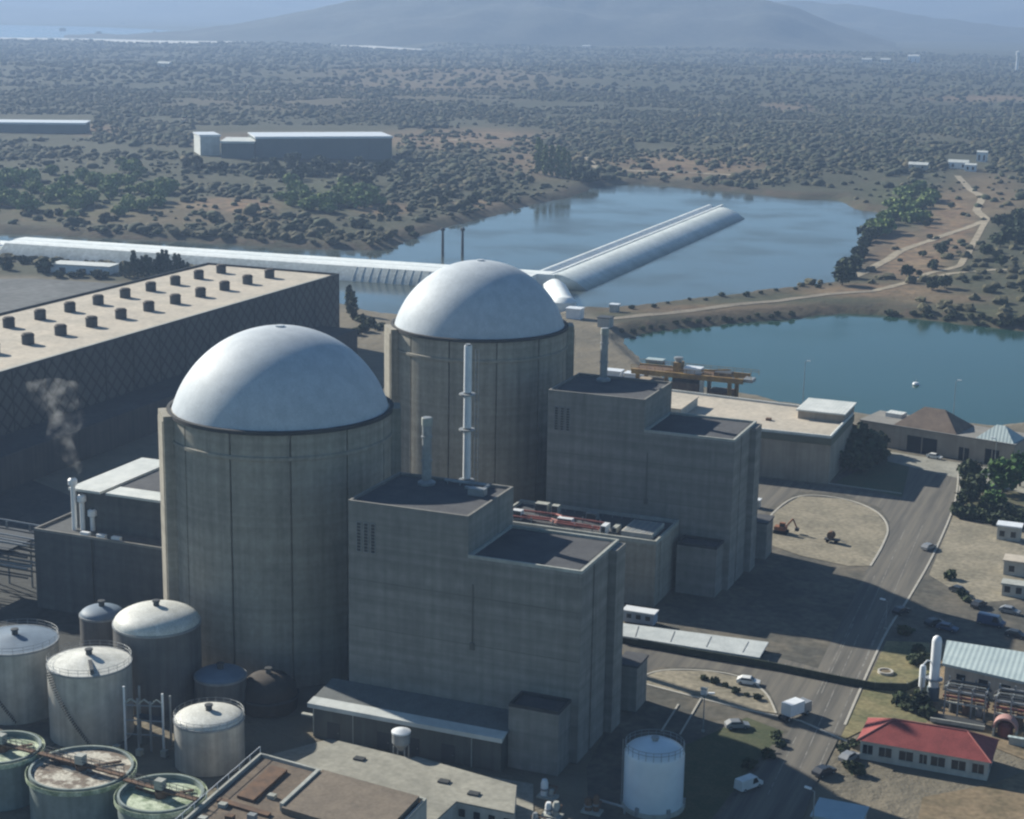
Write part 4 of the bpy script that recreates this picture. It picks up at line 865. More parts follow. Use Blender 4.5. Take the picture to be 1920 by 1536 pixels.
# equipment left of the white tank
def skid(label, x, y, parts_):
    t = thing('pump_skid', label, 'pump', (x, y, 0), 'pumps and pipework left of the white tank')
    build(MB().box(x-1.6, x+1.6, y-1, y+1, .02, .35), 'base', concrete_pale, t)
    for k, (dx, dy, r, h, m_) in enumerate(parts_):
        b = build(MB().lathe((x+dx, y+dy), [(r, .353), (r, h*.8), (r*.7, h), (0, h+.05)], 14), 'vessel', m_, t)
        build(MB().lathe((x+dx, y+dy), [(r+.003, h*.4), (r+.1, h*.42), (r+.1, h*.5), (r+.003, h*.52)], 14), 'flange', steel, b)
    build(MB().path([(x-1.4, y+.7, .4), (x-1.4, y+.7, 1.8), (x+1.3, y+.7, 1.8), (x+1.3, y-.6, 1.2)], .14, 6), 'pipe', rust, t)
skid('pump skid with tall white vessel, topmost of those left of the white tank', 70.6, -40.0, [(-.6, 0, .6, 3.0, white_paint), (.7, -.2, .45, 1.6, concrete_pale)])
skid('pump skid with two pale vessels, middle one left of the white tank', 73.6, -45.8, [(-.7, .1, .55, 2.2, white_paint), (.6, 0, .6, 2.6, concrete_pale)])
skid('rusty pump skid nearest the foot of the white tank', 78.8, -42.0, [(-.6, 0, .6, 2.4, rust), (.6, .2, .5, 3.0, rust)])
skid('pump skid with one wide white vessel at the very bottom edge', 75.4, -51.5, [(-.3, 0, .9, 2.2, white_paint), (1.0, .2, .35, 1.6, rust)])
skid('grey pump skid against the end of the slab roofed building', 73.2, -51.0, [(-.5, 0, .5, 2.8, steel), (.6, .2, .6, 1.8, concrete_pale)])

# ------------------------------------------------------------------ red roofed building
t = thing('red_roofed_building', 'long white house with hipped red roof and seven dark windows', 'building', (124, -1, 0))
x0, x1, y0, y1 = 113.6, 134.6, -4.8, 4.0; ze = 3.5
build(MB().box(x0, x1, y0, y1, 0, ze), 'wall', plaster, t)
o = .55; xm0, xm1, ym = 118.2, 130.4, (y0+y1)/2
V = [(x0-o, y0-o, ze+.02), (x1+o, y0-o, ze+.02), (x1+o, y1+o, ze+.02), (x0-o, y1+o, ze+.02), (xm0, ym, 6.3), (xm1, ym, 6.3)]
rf = build(MB().add(V, [(0, 1, 5, 4), (1, 2, 5), (2, 3, 4, 5), (3, 0, 4), (3, 2, 1, 0)]), 'roof', red_tile, t)
hip = mat('hip_tiles', (0.36, 0.12, 0.11), 0.8)
for a, b in ((0, 4), (1, 5), (2, 5), (3, 4), (4, 5)): build(MB().tube(V[a], V[b], .14, 6), 'ridge_tiles', hip, rf)
for a, b in ((.02, .10), (.15, .25), (.31, .42), (.47, .53), (.56, .67), (.72, .83), (.88, .97)):
    xa, xb = x0+(x1-x0)*a, x0+(x1-x0)*b
    w = build(MB().box(xa, xb, y0-.03, y0-.002, 1.1, 2.7), 'window', glass, t)
    build(MB().box(xa-.1, xb+.1, y0-.16, y0-.033, .95, 1.09), 'sill', concrete_pale, w)
    build(MB().box((xa+xb)/2-.04, (xa+xb)/2+.04, y0-.06, y0-.031, 1.1, 2.7), 'mullion', plaster, w)
for y in (-2, 1.5): build(MB().box(x1+.002, x1+.03, y-.5, y+.5, 1.1, 2.6), 'window', glass, t)
build(MB().box(x1+.002, x1+.05, -.6, .4, .05, 2.3), 'door', steel_dark, t)

# low wall behind it
t = thing('low_wall', 'short pale wall behind the red roofed house', 'wall', (117, 10, 0)); build(MB().box(114.2, 121.3, 9.2, 9.7, 0, 1.1), 'wall', plaster, t); build(MB().box(114.0, 121.5, 9.1, 9.8, 1.103, 1.25), 'coping', concrete_pale, t)

# ------------------------------------------------------------------ process plant at the right edge
t = thing('stripping_column', 'tall white column with a shorter white column at its side by the process racks', 'column', (120.6, 26.4, 0)); c = (121.0, 26.4)
build(MB().lathe(c, [(1.15, 0), (1.15, 2.4), (.95, 2.6)], 24), 'skirt', mat('skirt_paint', (0.12, 0.16, 0.19), 0.7), t)
build(MB().lathe(c, [(.9, 2.4), (.9, 11.4), (.75, 12.0), (.4, 12.35), (0, 12.45)], 28), 'shell', white_paint, t)
c2_ = (119.0, 25.4); build(MB().lathe(c2_, [(.6, 2.6), (.6, 6.2), (.45, 6.7), (0, 6.9)], 20), 'side_column', white_paint, t)
build(MB().tube((c2_[0], c2_[1], 0), (c2_[0], c2_[1], 2.6), .35, 10), 'side_leg', steel, t)
build(MB().path([(119.0, 25.4, 6.8), (119.6, 25.8, 7.6), (120.6, 26.2, 7.4)], .15, 8), 'pipe', white_paint, t)
build(MB().lathe(c, [(.95, 4.0), (1.6, 4.0), (1.6, 4.15), (.95, 4.15)], 24), 'platform', steel, t)
build(MB().tube((119.2, 23.6, 0), (119.2, 23.6, 5.0), .12, 6), 'pipe', steel, t)
t = thing('process_shed', 'shed with pale teal roof behind the white column', 'shed', (130, 38, 0))
sp_ = [(121.5, 32.4), (150, 26.5), (150, 44.5), (120.5, 45.0)]
build(MB().prism([(122, 32.9), (149.5, 27.1), (149.5, 44), (121, 44.4)], 0, 4.5), 'wall', plaster, t)
build(MB().prism(sp_, 4.503, 5.0), 'roof', teal_roof, t)
for k in range(6):
    p = lerp((123, 32.55), (148, 27.45), (k+.3)/6); q_ = lerp((123, 32.55), (148, 27.45), (k+.7)/6)
    build(MB().add([(p[0], p[1], 1), (q_[0], q_[1], 1), (q_[0], q_[1], 3.4), (p[0], p[1], 3.4)], [(0, 1, 2, 3)]), 'window', glass, t)
def rack(label, x0, x1, y0, y1, levels, nx, pipes):
    t = thing('process_rack', label, 'pipe rack', ((x0+x1)/2, (y0+y1)/2, 0), 'open steel racks full of pipes by the right edge')
    xs = np.linspace(x0, x1, nx)
    for x in xs:
        for y in (y0, y1): build(MB().box(x-.13, x+.13, y-.13, y+.13, 0, levels[-1]+1.0), 'post', steel, t)
    for z in levels:
        for y in (y0, y1): build(MB().box(x0, x1, y-.16, y+.16, z, z+.3), 'beam', concrete_pale if z == levels[0] else steel, t)
        for x in xs: build(MB().box(x-.1, x+.1, y0+.165, y1-.165, z+.003, z+.25), 'cross_beam', steel, t)
    for k in range(pipes):
        y = y0+(y1-y0)*(k+.7)/(pipes+.4); z = levels[k % len(levels)]+.45
        build(MB().path([(x0-.6, y, z-.8*(k % 2)), (x0+.4, y, z), (x1-.3, y, z), (x1+.5, y, z-1)], .13+.06*(k % 3), 6), 'pipe', (rust, steel_dark, redpipe, concrete_pale)[k % 4], t)
    for k, x in enumerate(xs[:-1]):
        w = (xs[1]-xs[0]); m_ = (steel_dark, rust, steel)[k % 3]
        v = build(MB().lathe((x+w/2, (y0+y1)/2), [(w*.28, 0.02), (w*.28, levels[0]*.75), (w*.18, levels[0]*.9), (0, levels[0]*.93)], 16), 'vessel', m_, t)
    return t
rack('rack nearest the white column with pale lower beam', 124.0, 131.0, 19.6, 24.4, (2.6, 4.8), 4, 6)
rack('rack with the dark drums in front of the teal roofed shed', 133.0, 141.0, 17.0, 23.0, (3.0, 5.4), 4, 7)
rack('low rack cut by the right edge beyond the pink hoop', 141.8, 149, 19.0, 25.0, (3.0, 4.6), 3, 5)
t = thing('pink_hoop', 'pale pink curved hood with dark opening in front of the racks', 'hood', (135.2, 14.6, 0))
mb = MB(); n = 16; vs = []
for k in range(n+1):
    a = PI*k/n
    for r, y in ((2.1, 14.0), (2.1, 16.2), (1.75, 16.2), (1.75, 14.0)): vs.append((135.2-r*math.cos(a), y, 1.6+r*math.sin(a)))
fs = [(4*k+i, 4*k+(i+1) % 4, 4*k+4+(i+1) % 4, 4*k+4+i) for k in range(n) for i in range(4)]
build(mb.add(vs, fs, True), 'arch', mat('faded_pink_paint', (0.42, 0.24, 0.22), 0.7), t)
build(MB().lathe((135.2, 15.2), [(1.3, .02), (1.3, 2.0), (.8, 2.6), (0, 2.7)], 18), 'drum', mat('dark_red_drum', (0.16, 0.05, 0.05), 0.6), t)
for x in (133.3, 137.1): build(MB().box(x-.18, x+.18, 14.0, 16.2, 0, 1.6), 'leg', concrete_pale, t)
t = thing('plant_wall', 'long low grey wall in front of the process racks', 'wall', (140, 12, 0))
build(MB().box(136.2, 152, 11.6, 12.2, 0, 1.3), 'wall', concrete_pale, t); build(MB().box(136.0, 152, 11.5, 12.3, 1.303, 1.45), 'coping', teal_roof, t)
t = thing('plant_platform', 'low dark platform with pale edge under the racks', 'platform', (127, 17, 0)); build(MB().box(122.4, 131.5, 15.6, 18.4, 0, .8), 'slab', steel_dark, t); build(MB().box(122.2, 131.7, 15.3, 15.597, .3, 1.0), 'edge', concrete_pale, t)

# ------------------------------------------------------------------ covered walk, fence and gate across the road
t = thing('covered_walk', 'long low walkway roof of pale grey sheets between the units', 'canopy', (73, 29, 0))
P = [tuple(G(x, y, 1.7)[:2]) for x, y in ((1164, 1168), (1441, 1204), (1424, 1233), (1158, 1191))]
build(MB().prism([(P[0][0]+.5, P[0][1]-.4), (P[1][0]-.5, P[1][1]-.4), (P[2][0]-.5, P[2][1]+.5), (P[3][0]+.5, P[3][1]+.5)], 0.02, 1.35), 'wall', mat('walk_wall', (0.04, 0.045, 0.045), 0.8), t)
build(MB().prism(P, 1.353, 1.7), 'roof', mat('walk_sheet', (0.50, 0.53, 0.53), 0.7, (0.40, 0.43, 0.435), 0.4, 0.7, fine=0.2), t)
for k in range(4): p = lerp(P[0], P[1], (k+.5)/4); q_ = lerp(P[3], P[2], (k+.5)/4); build(MB().obox(((p[0]+q_[0])/2, (p[1]+q_[1])/2), (q_[0]-p[0], q_[1]-p[1]), 3.0, .08, 1.703, 1.77), 'sheet_seam', steel, t)
t = thing('boundary_fence', 'dark mesh fence running from the nearer block across the road to the racks', 'fence', (85, 27, 0))
FP = [G(1160, 1205)[:2], G(1300, 1231)[:2], G(1440, 1254)[:2], G(1570, 1281)[:2], G(1640, 1294)[:2], G(1700, 1296)[:2], G(1742, 1276)[:2]]
mesh_m = mat('fence_mesh', (0.035, 0.045, 0.03), 0.9, (0.02, 0.028, 0.02), 1.0, 0.9)
for a, b in zip(FP[:-1], FP[1:]):
    d = math.hypot(b[0]-a[0], b[1]-a[1]); build(MB().obox(((a[0]+b[0])/2, (a[1]+b[1])/2), (b[0]-a[0], b[1]-a[1]), d/2, .16, .1, 1.5), 'mesh_panel', mesh_m, t)
    n = max(2, int(d/3.2))
    for k in range(n): p = lerp(a, b, k/n); build(MB().tube((p[0], p[1], 0), (p[0], p[1], 1.75), .07, 6), 'post', steel, t)

# ------------------------------------------------------------------ beige hall and the crane on the pond shore
t = thing('beige_hall', 'long beige hall with flat pale roof between farther block and pond', 'industrial hall', (52, 177, 0))
B0, B1, B2, B3 = (8.0, 162.5), (72.6, 163.5), (72.6, 194.0), (8.0, 200.0)
build(MB().prism([B0, B1, B2, B3], 0, 12.6), 'wall', plaster_beige, t)
build(MB().prism([(9, 163.5), (71.6, 164.5), (71.6, 193), (9, 199)], 12.603, 12.75), 'roof', roof_beige, t)
build(MB().rim([B0, B1, B2, B3], 12.6, 13.3, .5), 'parapet', roof_pale, t)
build(MB().prism([(B0[0], B0[1]-.25), (B1[0]+.25, B1[1]-.25), (B1[0]+.25, B2[1]), (B1[0]+.003, B2[1]), (B1[0]+.003, B1[1]-.003), (B0[0], B0[1]-.003)], 10.7, 12.5), 'fascia', mat('olive_fascia', (0.14, 0.14, 0.10), 0.8), t)
for x in (45, 54, 63): build(MB().box(x, x+.3, 162.9, 163.2, 0, 10.6), 'wall_rib', plaster_beige, t)
u = build(MB().box(59.5, 72.2, 181.5, 196.5, 12.755, 15.0), 'raised_bay', plaster_beige, t); build(MB().box(59.0, 72.7, 181, 197, 15.003, 15.4), 'roof', roof_pale, u)
build(MB().box(52, 53.4, 175, 176.4, 12.76, 13.4), 'roof_hatch', rust, t)
u = build(MB().box(18.0, 30.0, 167.0, 184.0, 12.755, 15.2), 'stair_block', plaster, t); build(MB().box(25.4, 26.8, 166.93, 166.997, 12.76, 14.9), 'door', steel_dark, u); build(MB().box(17.7, 30.3, 166.6, 184.3, 15.203, 15.5), 'roof', roof_beige, u)
t = thing('gantry_crane', 'rusty yellow gantry with machinery standing behind the beige hall', 'crane', (22, 225, 0))
gx0, gx1, gy0, gy1, gz = 3.0, 37.5, 205.5, 214.0, 15.5
for x in (gx0+2, 14, 25, gx1-4):
    for y in (gy0, gy1): build(MB().box(x-.55, x+.55, y-.45, y+.45, 0, gz), 'leg', concrete_pale if x == 25 else yellow, t)
for y in (gy0, gy1): build(MB().box(gx0, gx1, y-.5, y+.5, gz+.003, gz+1.5), 'girder', yellow, t)
for x in np.linspace(gx0+.6, gx1-.6, 8): build(MB().box(x-.25, x+.25, gy0+.503, gy1-.503, gz+.2, gz+1.0), 'cross_girder', rust, t)
build(MB().box(gx0+.5, gx1-6, gy0+.6, gy1-.6, gz+1.01, gz+1.15), 'walkway', rust, t)
mb = MB()
for y in (gy0-.4, gy1+.4):
    for h in (.6, 1.2): mb.tube((gx0, y, gz+1.5+h), (gx1+2.5, y, gz+1.5+h), .07, 4)
    for x in np.linspace(gx0, gx1+2.5, 16): mb.tube((x, y, gz+1.2), (x, y, gz+2.7), .07, 4)
build(mb, 'handrail', yellow, t)
c_ = build(MB().box(15.5, 18.0, 207, 210.5, gz+1.16, gz+4.2), 'hoist_house', yellow, t); build(MB().lathe((16.7, 208.6), [(1.0, gz+4.2), (1.0, gz+4.9), (1.4, gz+5.0), (1.4, gz+5.6), (0, gz+5.9)], 14), 'sheave', steel, c_)
build(MB().box(18.6, 24.0, 207.5, 211, gz+1.16, gz+2.9), 'winch', white_paint, t)
build(MB().box(28, 33, 207.5, 211.5, gz+1.16, gz+2.3), 'motor', steel_dark, t); build(MB().box(gx1-.3, gx1+2.6, 206.5, 210.5, gz+.3, gz+1.3), 'end_platform', steel, t)
build(MB().tube((13, 207.5, gz+1.2), (33, 208, gz+3.4), .22, 6), 'boom', yellow, t)
build(MB().box(4, 12.5, 206, 213, 0, 13.2), 'filter_house', plaster_beige, t); build(MB().box(26.5, 33, 207, 213.5, 0, 12.0), 'screen_house', rust, t); build(MB().box(15, 23.5, 207, 213.5, 0, 13.8), 'screen_house', mat('rusty_panels', (0.22, 0.17, 0.13), 0.9, (0.14, 0.10, 0.08), 0.3, 0.8, streak=0.3), t)
t = thing('intake_elbow', 'bent white pipe rising beside the beige hall', 'pipe', (13, 190, 12.7))
build(MB().path([(9.5, 188, 12.75)]+[(12.0-2.5*math.cos(a), 188, 14.3+2.5*math.sin(a)) for a in np.linspace(0, PI, 9)]+[(14.5, 188, 12.76)], .85, 14), 'pipe', white_paint, t)
for x in (9.5, 14.5): build(MB().lathe((x, 188), [(1.2, 12.752), (1.2, 13.1), (.8, 13.15)], 14), 'flange', white_paint, t)

# intake building with hipped roofs
t = thing('intake_house', 'grey brown building with hipped roofs and big dark openings on the pond shore', 'building', (95, 205, 0))
w0, w1 = (71.5, 212.5), (116.0, 202.0); ux, uy = (w1[0]-w0[0]), (w1[1]-w0[1]); L_ = math.hypot(ux, uy); ux /= L_; uy /= L_
def IP(s, d): return (w0[0]+ux*s-uy*d, w0[1]+uy*s+ux*d)
hgt = 6.6
build(MB().prism([IP(0, 0), IP(L_, 0), IP(L_, 14), IP(0, 14)], 0, hgt), 'wall', plaster_beige, t)
build(MB().prism([IP(-.4, -.4), IP(L_+.4, -.4), IP(L_+.4, 14.4), IP(-.4, 14.4)], hgt+.003, hgt+.35), 'eave', mat('grey_eave', (0.25, 0.24, 0.22), 0.9), t)
def hip_roof(s0, s1, d0, d1, z0, z1, m_):
    a, b, c, d = IP(s0, d0), IP(s1, d0), IP(s1, d1), IP(s0, d1); k = min((d1-d0)/2, (s1-s0)/2)*.95; p = IP(s0+k, (d0+d1)/2); q_ = IP(s1-k, (d0+d1)/2)
    return MB().add([(*a, z0), (*b, z0), (*c, z0), (*d, z0), (*p, z1), (*q_, z1)], [(0, 1, 5, 4), (1, 2, 5), (2, 3, 4, 5), (3, 0, 4), (3, 2, 1, 0)])
build(hip_roof(10, 29, 0, 13.5, hgt+.353, hgt+5.4, m_=None), 'hip_roof', mat('brown_tile', (0.17, 0.13, 0.105), 0.9, (0.12, 0.095, 0.08), 0.4, 0.7, fine=.2), t)
build(hip_roof(34.5, 45.5, 0, 9, hgt+.353, hgt+4.0, m_=None), 'hip_roof', teal_roof, t)
build(MB().prism([IP(4, 8), IP(9, 8), IP(9, 12), IP(4, 12)], hgt+.353, hgt+1.6), 'roof_box', roof_pale, t)
for s0, s1, z1 in ((14.5, 23.5, 4.6), (30.0, 33.0, 3.6), (37.6, 41.6, 4.4)):
    a, b = IP(s0, -.08), IP(s1, -.08); f_ = build(MB().add([(*a, .05), (*b, .05), (*b, z1), (*a, z1)], [(0, 1, 2, 3)]), 'door_opening', opening, t)
    a, b = IP((s0+s1)/2-.15, -.12), IP((s0+s1)/2+.15, -.12); build(MB().add([(*a, .05), (*b, .05), (*b, z1), (*a, z1)], [(0, 1, 2, 3)]), 'jamb', plaster_beige, f_)

# small buildings on the right edge
def hut(label, px, py, w, d, h, roof_m, z=0):
    c = G(px, py); t = thing('small_building', label, 'building', (c[0], c[1], 0), 'small buildings on the gravel lot')
    x, y = c[0], c[1]; build(MB().box(x-w/2, x+w/2, y, y+d, 0, h), 'wall', plaster, t)
    build(MB().box(x-w/2-.3, x+w/2+.3, y-.3, y+d+.3, h+.003, h+.35), 'roof', roof_m, t)
    for k in (-.28, .2): build(MB().box(x+w*k-.6, x+w*k+.6, y-.04, y-.002, .9, 2.3), 'window', glass, t)
hut('small hut with white roof against the dark bushes above the gravel lot', 1890, 1014, 5.4, 3.4, 3.4, white_paint)
hut('beige flat roofed hut with dark window by the right edge of the gravel lot', 1915, 1082, 8.0, 4.5, 3.2, roof_beige)
hut('low hut with pale roof at the edge of the shaded car park', 1900, 1120, 5, 3, 2.6, concrete_pale)
t = thing('kiosk', 'small kiosk with bluish flat roof at the bottom edge by the road', 'kiosk', (117, -37, 0)); c = G(1570, 1560)
build(MB().box(c[0]-3.6, c[0]+3.6, c[1]-2, c[1]+4, 0, 2.8), 'wall', plaster, t); build(MB().box(c[0]-3.9, c[0]+3.9, c[1]-2.3, c[1]+4.3, 2.803, 3.1), 'roof', mat('blue_sheet', (0.33, 0.42, 0.47), 0.6, (0.27, 0.36, 0.41), 0.4, 0.6), t)
build(MB().box(c[0]-1, c[0]+1, c[1]-2.04, c[1]-2.003, 1, 2.1), 'window', glass, t)

# ------------------------------------------------------------------ lamp posts and poles
def lamp(label, x, y, h, arm=(1.2, .3), grp='lamp posts in the yard'):
    t = thing('lamp_post', label, 'lamp post', (x, y, 0), grp)
    build(MB().tube((x, y, 0), (x, y, h), .13, 8, .07), 'pole', steel, t); build(MB().path([(x, y, h-.05), (x+arm[0], y+arm[1], h+.25)], .06, 6), 'arm', steel, t)
    hd = build(MB().obox((x+arm[0]*1.25, y+arm[1]*1.25), arm, .55, .2, h+.15, h+.38), 'lamp_head', white_paint, t); build(MB().obox((x+arm[0]*1.25, y+arm[1]*1.25), arm, .4, .15, h+.10, h+.147), 'lens', lampglass, hd)
    build(MB().lathe((x, y), [(.3, .02), (.3, .35), (.13, .4)], 10), 'footing', concrete_pale, t)
p = G(1522, 1575); lamp('lamp post beside the bluish kiosk at the bottom edge', p[0], p[1], 8.0, (-.9, .3))
p = G(1318, 1372); lamp('lamp post standing in the grass strip right of the white tank', p[0], p[1], 7, (.9, .3))
p = G(1660, 1180); lamp('pale lamp post in the shaded part of the road', p[0], p[1], 6, (-.8, .2))
p = G(1862, 905); lamp('dark lamp post in front of the intake house', p[0], p[1], 12, (-.8, .2))
p = G(1505, 765); lamp('tall pale pole on the pond shore behind the beige hall', p[0], p[1], 15, (.8, .2), 'tall poles on the pond shore')
p = G(1785, 812); lamp('tall pale pole on the pond shore behind the intake house', p[0], p[1], 16, (.8, .2), 'tall poles on the pond shore')
t = thing('marker_box', 'small white box at the end of the kerb above the white tank', 'box', tuple(G(1320, 1303))); c = G(1320, 1303)
build(MB().box(c[0]-.55, c[0]+.55, c[1]-.4, c[1]+.4, .1, 1.2), 'cabinet', white_paint, t); build(MB().box(c[0]-.65, c[0]+.65, c[1]-.5, c[1]+.5, 1.203, 1.32), 'lid', concrete_pale, t)
c = G(1660, 1262); t = thing('planter_ring', 'pale ring of stones on the dry verge near the fence', 'planter', (c[0], c[1], 0)); build(MB().lathe((c[0], c[1]), [(1.5, .03), (1.5, .5), (1.15, .5), (1.15, .1)], 20), 'ring', plaster, t); build(MB().lathe((c[0], c[1]), [(1.14, .3), (0, .4)], 20), 'earth', soil, t)

# ------------------------------------------------------------------ vehicles
def car(label, px, py, ang, body_m, L_=4.3, Wd=1.75, H_=1.45, kind='car', cat='car', grp=None):
    c = G(px, py); t = thing(kind, label, cat, (c[0], c[1], .03), grp); hw = Wd/2
    if kind == 'van': side = [(-L_/2, .35), (L_/2, .35), (L_/2, .95), (L_/2-.7, 1.15), (L_/2-1.3, H_), (-L_/2+.1, H_)]
    else: side = [(-L_/2, .3), (L_/2, .3), (L_/2, .72), (L_/2-1.0, .92), (L_/2-1.75, H_), (-L_/2+.9, H_), (-L_/2+.15, .98), (-L_/2, .9)]
    n = len(side); ca_, sa = math.cos(ang), math.sin(ang)
    def W_(u, v, z): return (c[0]+u*ca_-v*sa, c[1]+u*sa+v*ca_, z+.03)
    taper = lambda z: hw*(1-.14*max(0, (z-.9)/(H_-.9+.01)))
    vs = [W_(u, -taper(z), z) for u, z in side]+[W_(u, taper(z), z) for u, z in side]
    b = build(MB().add(vs, [tuple(range(n)), tuple(range(2*n-1, n-1, -1))]+[(n+i, n+(i+1) % n, (i+1) % n, i) for i in range(n)]), 'body', body_m, t)
    zt, zb = H_-.12, 1.02
    for s in (-1, 1):
        u0, u1 = (-L_/2+.75, L_/2-1.55) if kind != 'van' else (L_/2-2.4, L_/2-1.35)
        build(MB().add([W_(u0, s*(taper(zb)+.01), zb), W_(u1+.35, s*(taper(zb)+.01), zb), W_(u1-.1, s*(taper(zt)+.01), zt), W_(u0+.25, s*(taper(zt)+.01), zt)], [(0, 1, 2, 3)]), 'side_window', glass, t)
    f0, f1 = side[3], side[4]; lp = lambda k: (f0[0]+(f1[0]-f0[0])*k, f0[1]+(f1[1]-f0[1])*k)
    a, d = lp(.12), lp(.9); build(MB().add([W_(a[0]+.03, -hw*.88, a[1]+.02), W_(a[0]+.03, hw*.88, a[1]+.02), W_(d[0]+.03, hw*.78, d[1]+.02), W_(d[0]+.03, -hw*.78, d[1]+.02)], [(0, 1, 2, 3)]), 'windscreen', glass, t)
    for u in (-L_/2+.8, L_/2-.85):
        for s in (-1, 1):
            w = build(MB().tube(W_(u, s*(hw-.2), .31), W_(u, s*(hw+.02), .31), .32, 14), 'wheel', tyre, t); build(MB().tube(W_(u, s*(hw+.021), .31), W_(u, s*(hw+.04), .31), .18, 10), 'hub', steel, w)
    for s in (-1, 1): build(MB().add([W_(L_/2+.01, s*hw*.55, .6), W_(L_/2+.01, s*hw*.9, .6), W_(L_/2+.01, s*hw*.9, .75), W_(L_/2+.01, s*hw*.55, .75)], [(0, 1, 2, 3)]), 'headlight', lampglass, t)
    return t
cw = mat('white_car_paint', (0.72, 0.73, 0.72), 0.35, spec=0.5); cb = mat('blue_car_paint', (0.05, 0.09, 0.17), 0.35, spec=0.5); ck = mat('dark_car_paint', (0.03, 0.035, 0.045), 0.35, spec=0.5); cg = mat('silver_car_paint', (0.33, 0.34, 0.35), 0.35, metal=.3, spec=0.5)
car('white car parked in front of the dark doors of the intake house', 1752, 860, -.25, cw)
car('blue van in the shaded car park at the right edge', 1858, 1172, -.2, cb, 5.6, 2.0, 2.2, 'van', 'van')
car('dark car in the shade just above the white column', 1752, 1172, .9, ck, grp=None)
car('dark car with a bright windscreen by the corner of the shaded car park', 1798, 1112, -.5, ck)
car('silver car at the kerb on the right side of the road', 1741, 1030, 1.15, cg)
car('white van driving on the shaded road at the bottom of the picture', 1403, 1478, 1.05, cw, 4.9, 1.9, 2.0, 'van', 'van')
car('white car parked on the dry island above the box truck', 1403, 1283, .1, cw)
car('pale car among bushes at the left corner of the red roofed house', 1592, 1425, 1.2, cg)
car('dark car beside the blue van at the right edge', 1905, 1195, -.2, ck)
car('dark car on the grass close to the curb island', 1382, 1365, .5, cg)
for px, py, a, m_, lb in ((1893, 1150, -.2, cg, 'silver car beyond the blue van at the right edge'), (1835, 1138, 1.2, ck, 'dark car left of the blue van in the shade'), (1776, 1182, -.2, cb, 'blue car just right of the white column in the shade'), (1690, 1150, 1.1, ck, 'dark car on the shaded road by the pale lamp post'), (1850, 892, -.3, cw, 'second white car by the intake house, near its right end'), (1545, 1452, 1.05, ck, 'dark car on the shaded road left of the roadside bushes')): car(lb, px, py, a, m_)
def truck(label, px, py, ang):
    c = G(px, py); t = thing('box_truck', label, 'truck', (c[0], c[1], .03)); ca_, sa = math.cos(ang), math.sin(ang); ax = (ca_, sa)
    at_ = lambda u, v=0: (c[0]+u*ca_-v*sa, c[1]+u*sa+v*ca_)
    build(MB().obox(at_(-.2), ax, 1.9, 1.1, .9, 3.1), 'cargo_box', white_paint, t); build(MB().obox(at_(2.8), ax, .95, 1.1, .55, 2.5), 'cab', cg, t); build(MB().obox(at_(3.77), ax, .012, .95, 1.5, 2.3), 'windscreen', glass, t)
    build(MB().obox(at_(.3), ax, 3.3, .5, .55, .88), 'chassis', steel_dark, t)
    for u in (-2.4, 2.6):
        for s in (-1, 1): w = build(MB().tube((*at_(u, s*.75), .48), (*at_(u, s*1.1), .48), .46, 14), 'wheel', tyre, t); build(MB().tube((*at_(u, s*1.101), .48), (*at_(u, s*1.13), .48), .25, 10), 'hub', steel, w)
    for s in (-1, 1): build(MB().obox(at_(3.78, s*.8), ax, .01, .18, .8, 1.0), 'headlight', lampglass, t)
truck('box truck with white top at the edge of the shade on the road', 1487, 1345, 1.1)
c = G(1195, 1172); t = thing('site_cabin', 'white roofed site cabin standing against the auxiliary building', 'cabin', (59.2, 41.5, 0)); x, y = 59.4, 41.2
build(MB().box(x-3.3, x+3.3, y-.5, y+2.2, .3, 2.6), 'wall', mat('cabin_wall', (0.36, 0.41, 0.48), 0.7), t); build(MB().box(x-3.5, x+3.5, y-.7, y+2.4, 2.603, 2.85), 'roof', white_paint, t)
for k in (-2, 0, 2): build(MB().box(x+k-.5, x+k+.5, y-.54, y-.503, 1.2, 2.1), 'window', glass, t)
for k in (-2.8, 2.8): build(MB().box(x+k-.2, x+k+.2, y-.3, y+2, .02, .297), 'skid', steel_dark, t)
t = thing('water_butt', 'small white drum at the left end of the covered walk', 'drum', (55.6, 36, 0)); build(MB().lathe((56.2, 37.6), [(.7, .02), (.72, 1.6), (.5, 1.8), (0, 1.85)], 18), 'drum', white_paint, t); build(MB().lathe((56.2, 37.6), [(.15, 1.8), (.15, 2.0), (0, 2.02)], 10), 'cap', steel, t)
# excavator on the gravel island
c = G(1464, 1000); t = thing('excavator', 'small orange excavator with raised boom on the gravel island', 'excavator', (c[0], c[1], .1)); x, y, z = c[0], c[1], .1
for s in (-1, 1): build(MB().prism([(x-1.7, y+s*.95-.25), (x+1.7, y+s*.95-.25), (x+1.7, y+s*.95+.25), (x-1.7, y+s*.95+.25)], z, z+.75), 'track', tyre, t)
build(MB().box(x-1.5, x+1.3, y-1.1, y+1.1, z+.85, z+1.7), 'house', orange, t); cb_ = build(MB().box(x-.2, x+1.1, y-1.05, y-.05, z+1.703, z+2.8), 'cab', orange, t); build(MB().box(x-.1, x+1.0, y-1.08, y-1.053, z+1.9, z+2.6), 'window', glass, cb_)
build(MB().tube((x+.9, y+.4, z+1.4), (x+2.6, y+.9, z+3.6), .22, 8), 'boom', orange, t); build(MB().tube((x+2.6, y+.9, z+3.6), (x+3.6, y+1.1, z+1.4), .18, 8), 'stick', orange, t); build(MB().box(x+3.2, x+4.1, y+.6, y+1.6, z+.7, z+1.4), 'bucket', steel_dark, t)
c = G(1560, 1018); t = thing('cable_drums', 'dark trailer loaded with a reel on the gravel island', 'trailer', (c[0], c[1], .1)); x, y = c[0], c[1]
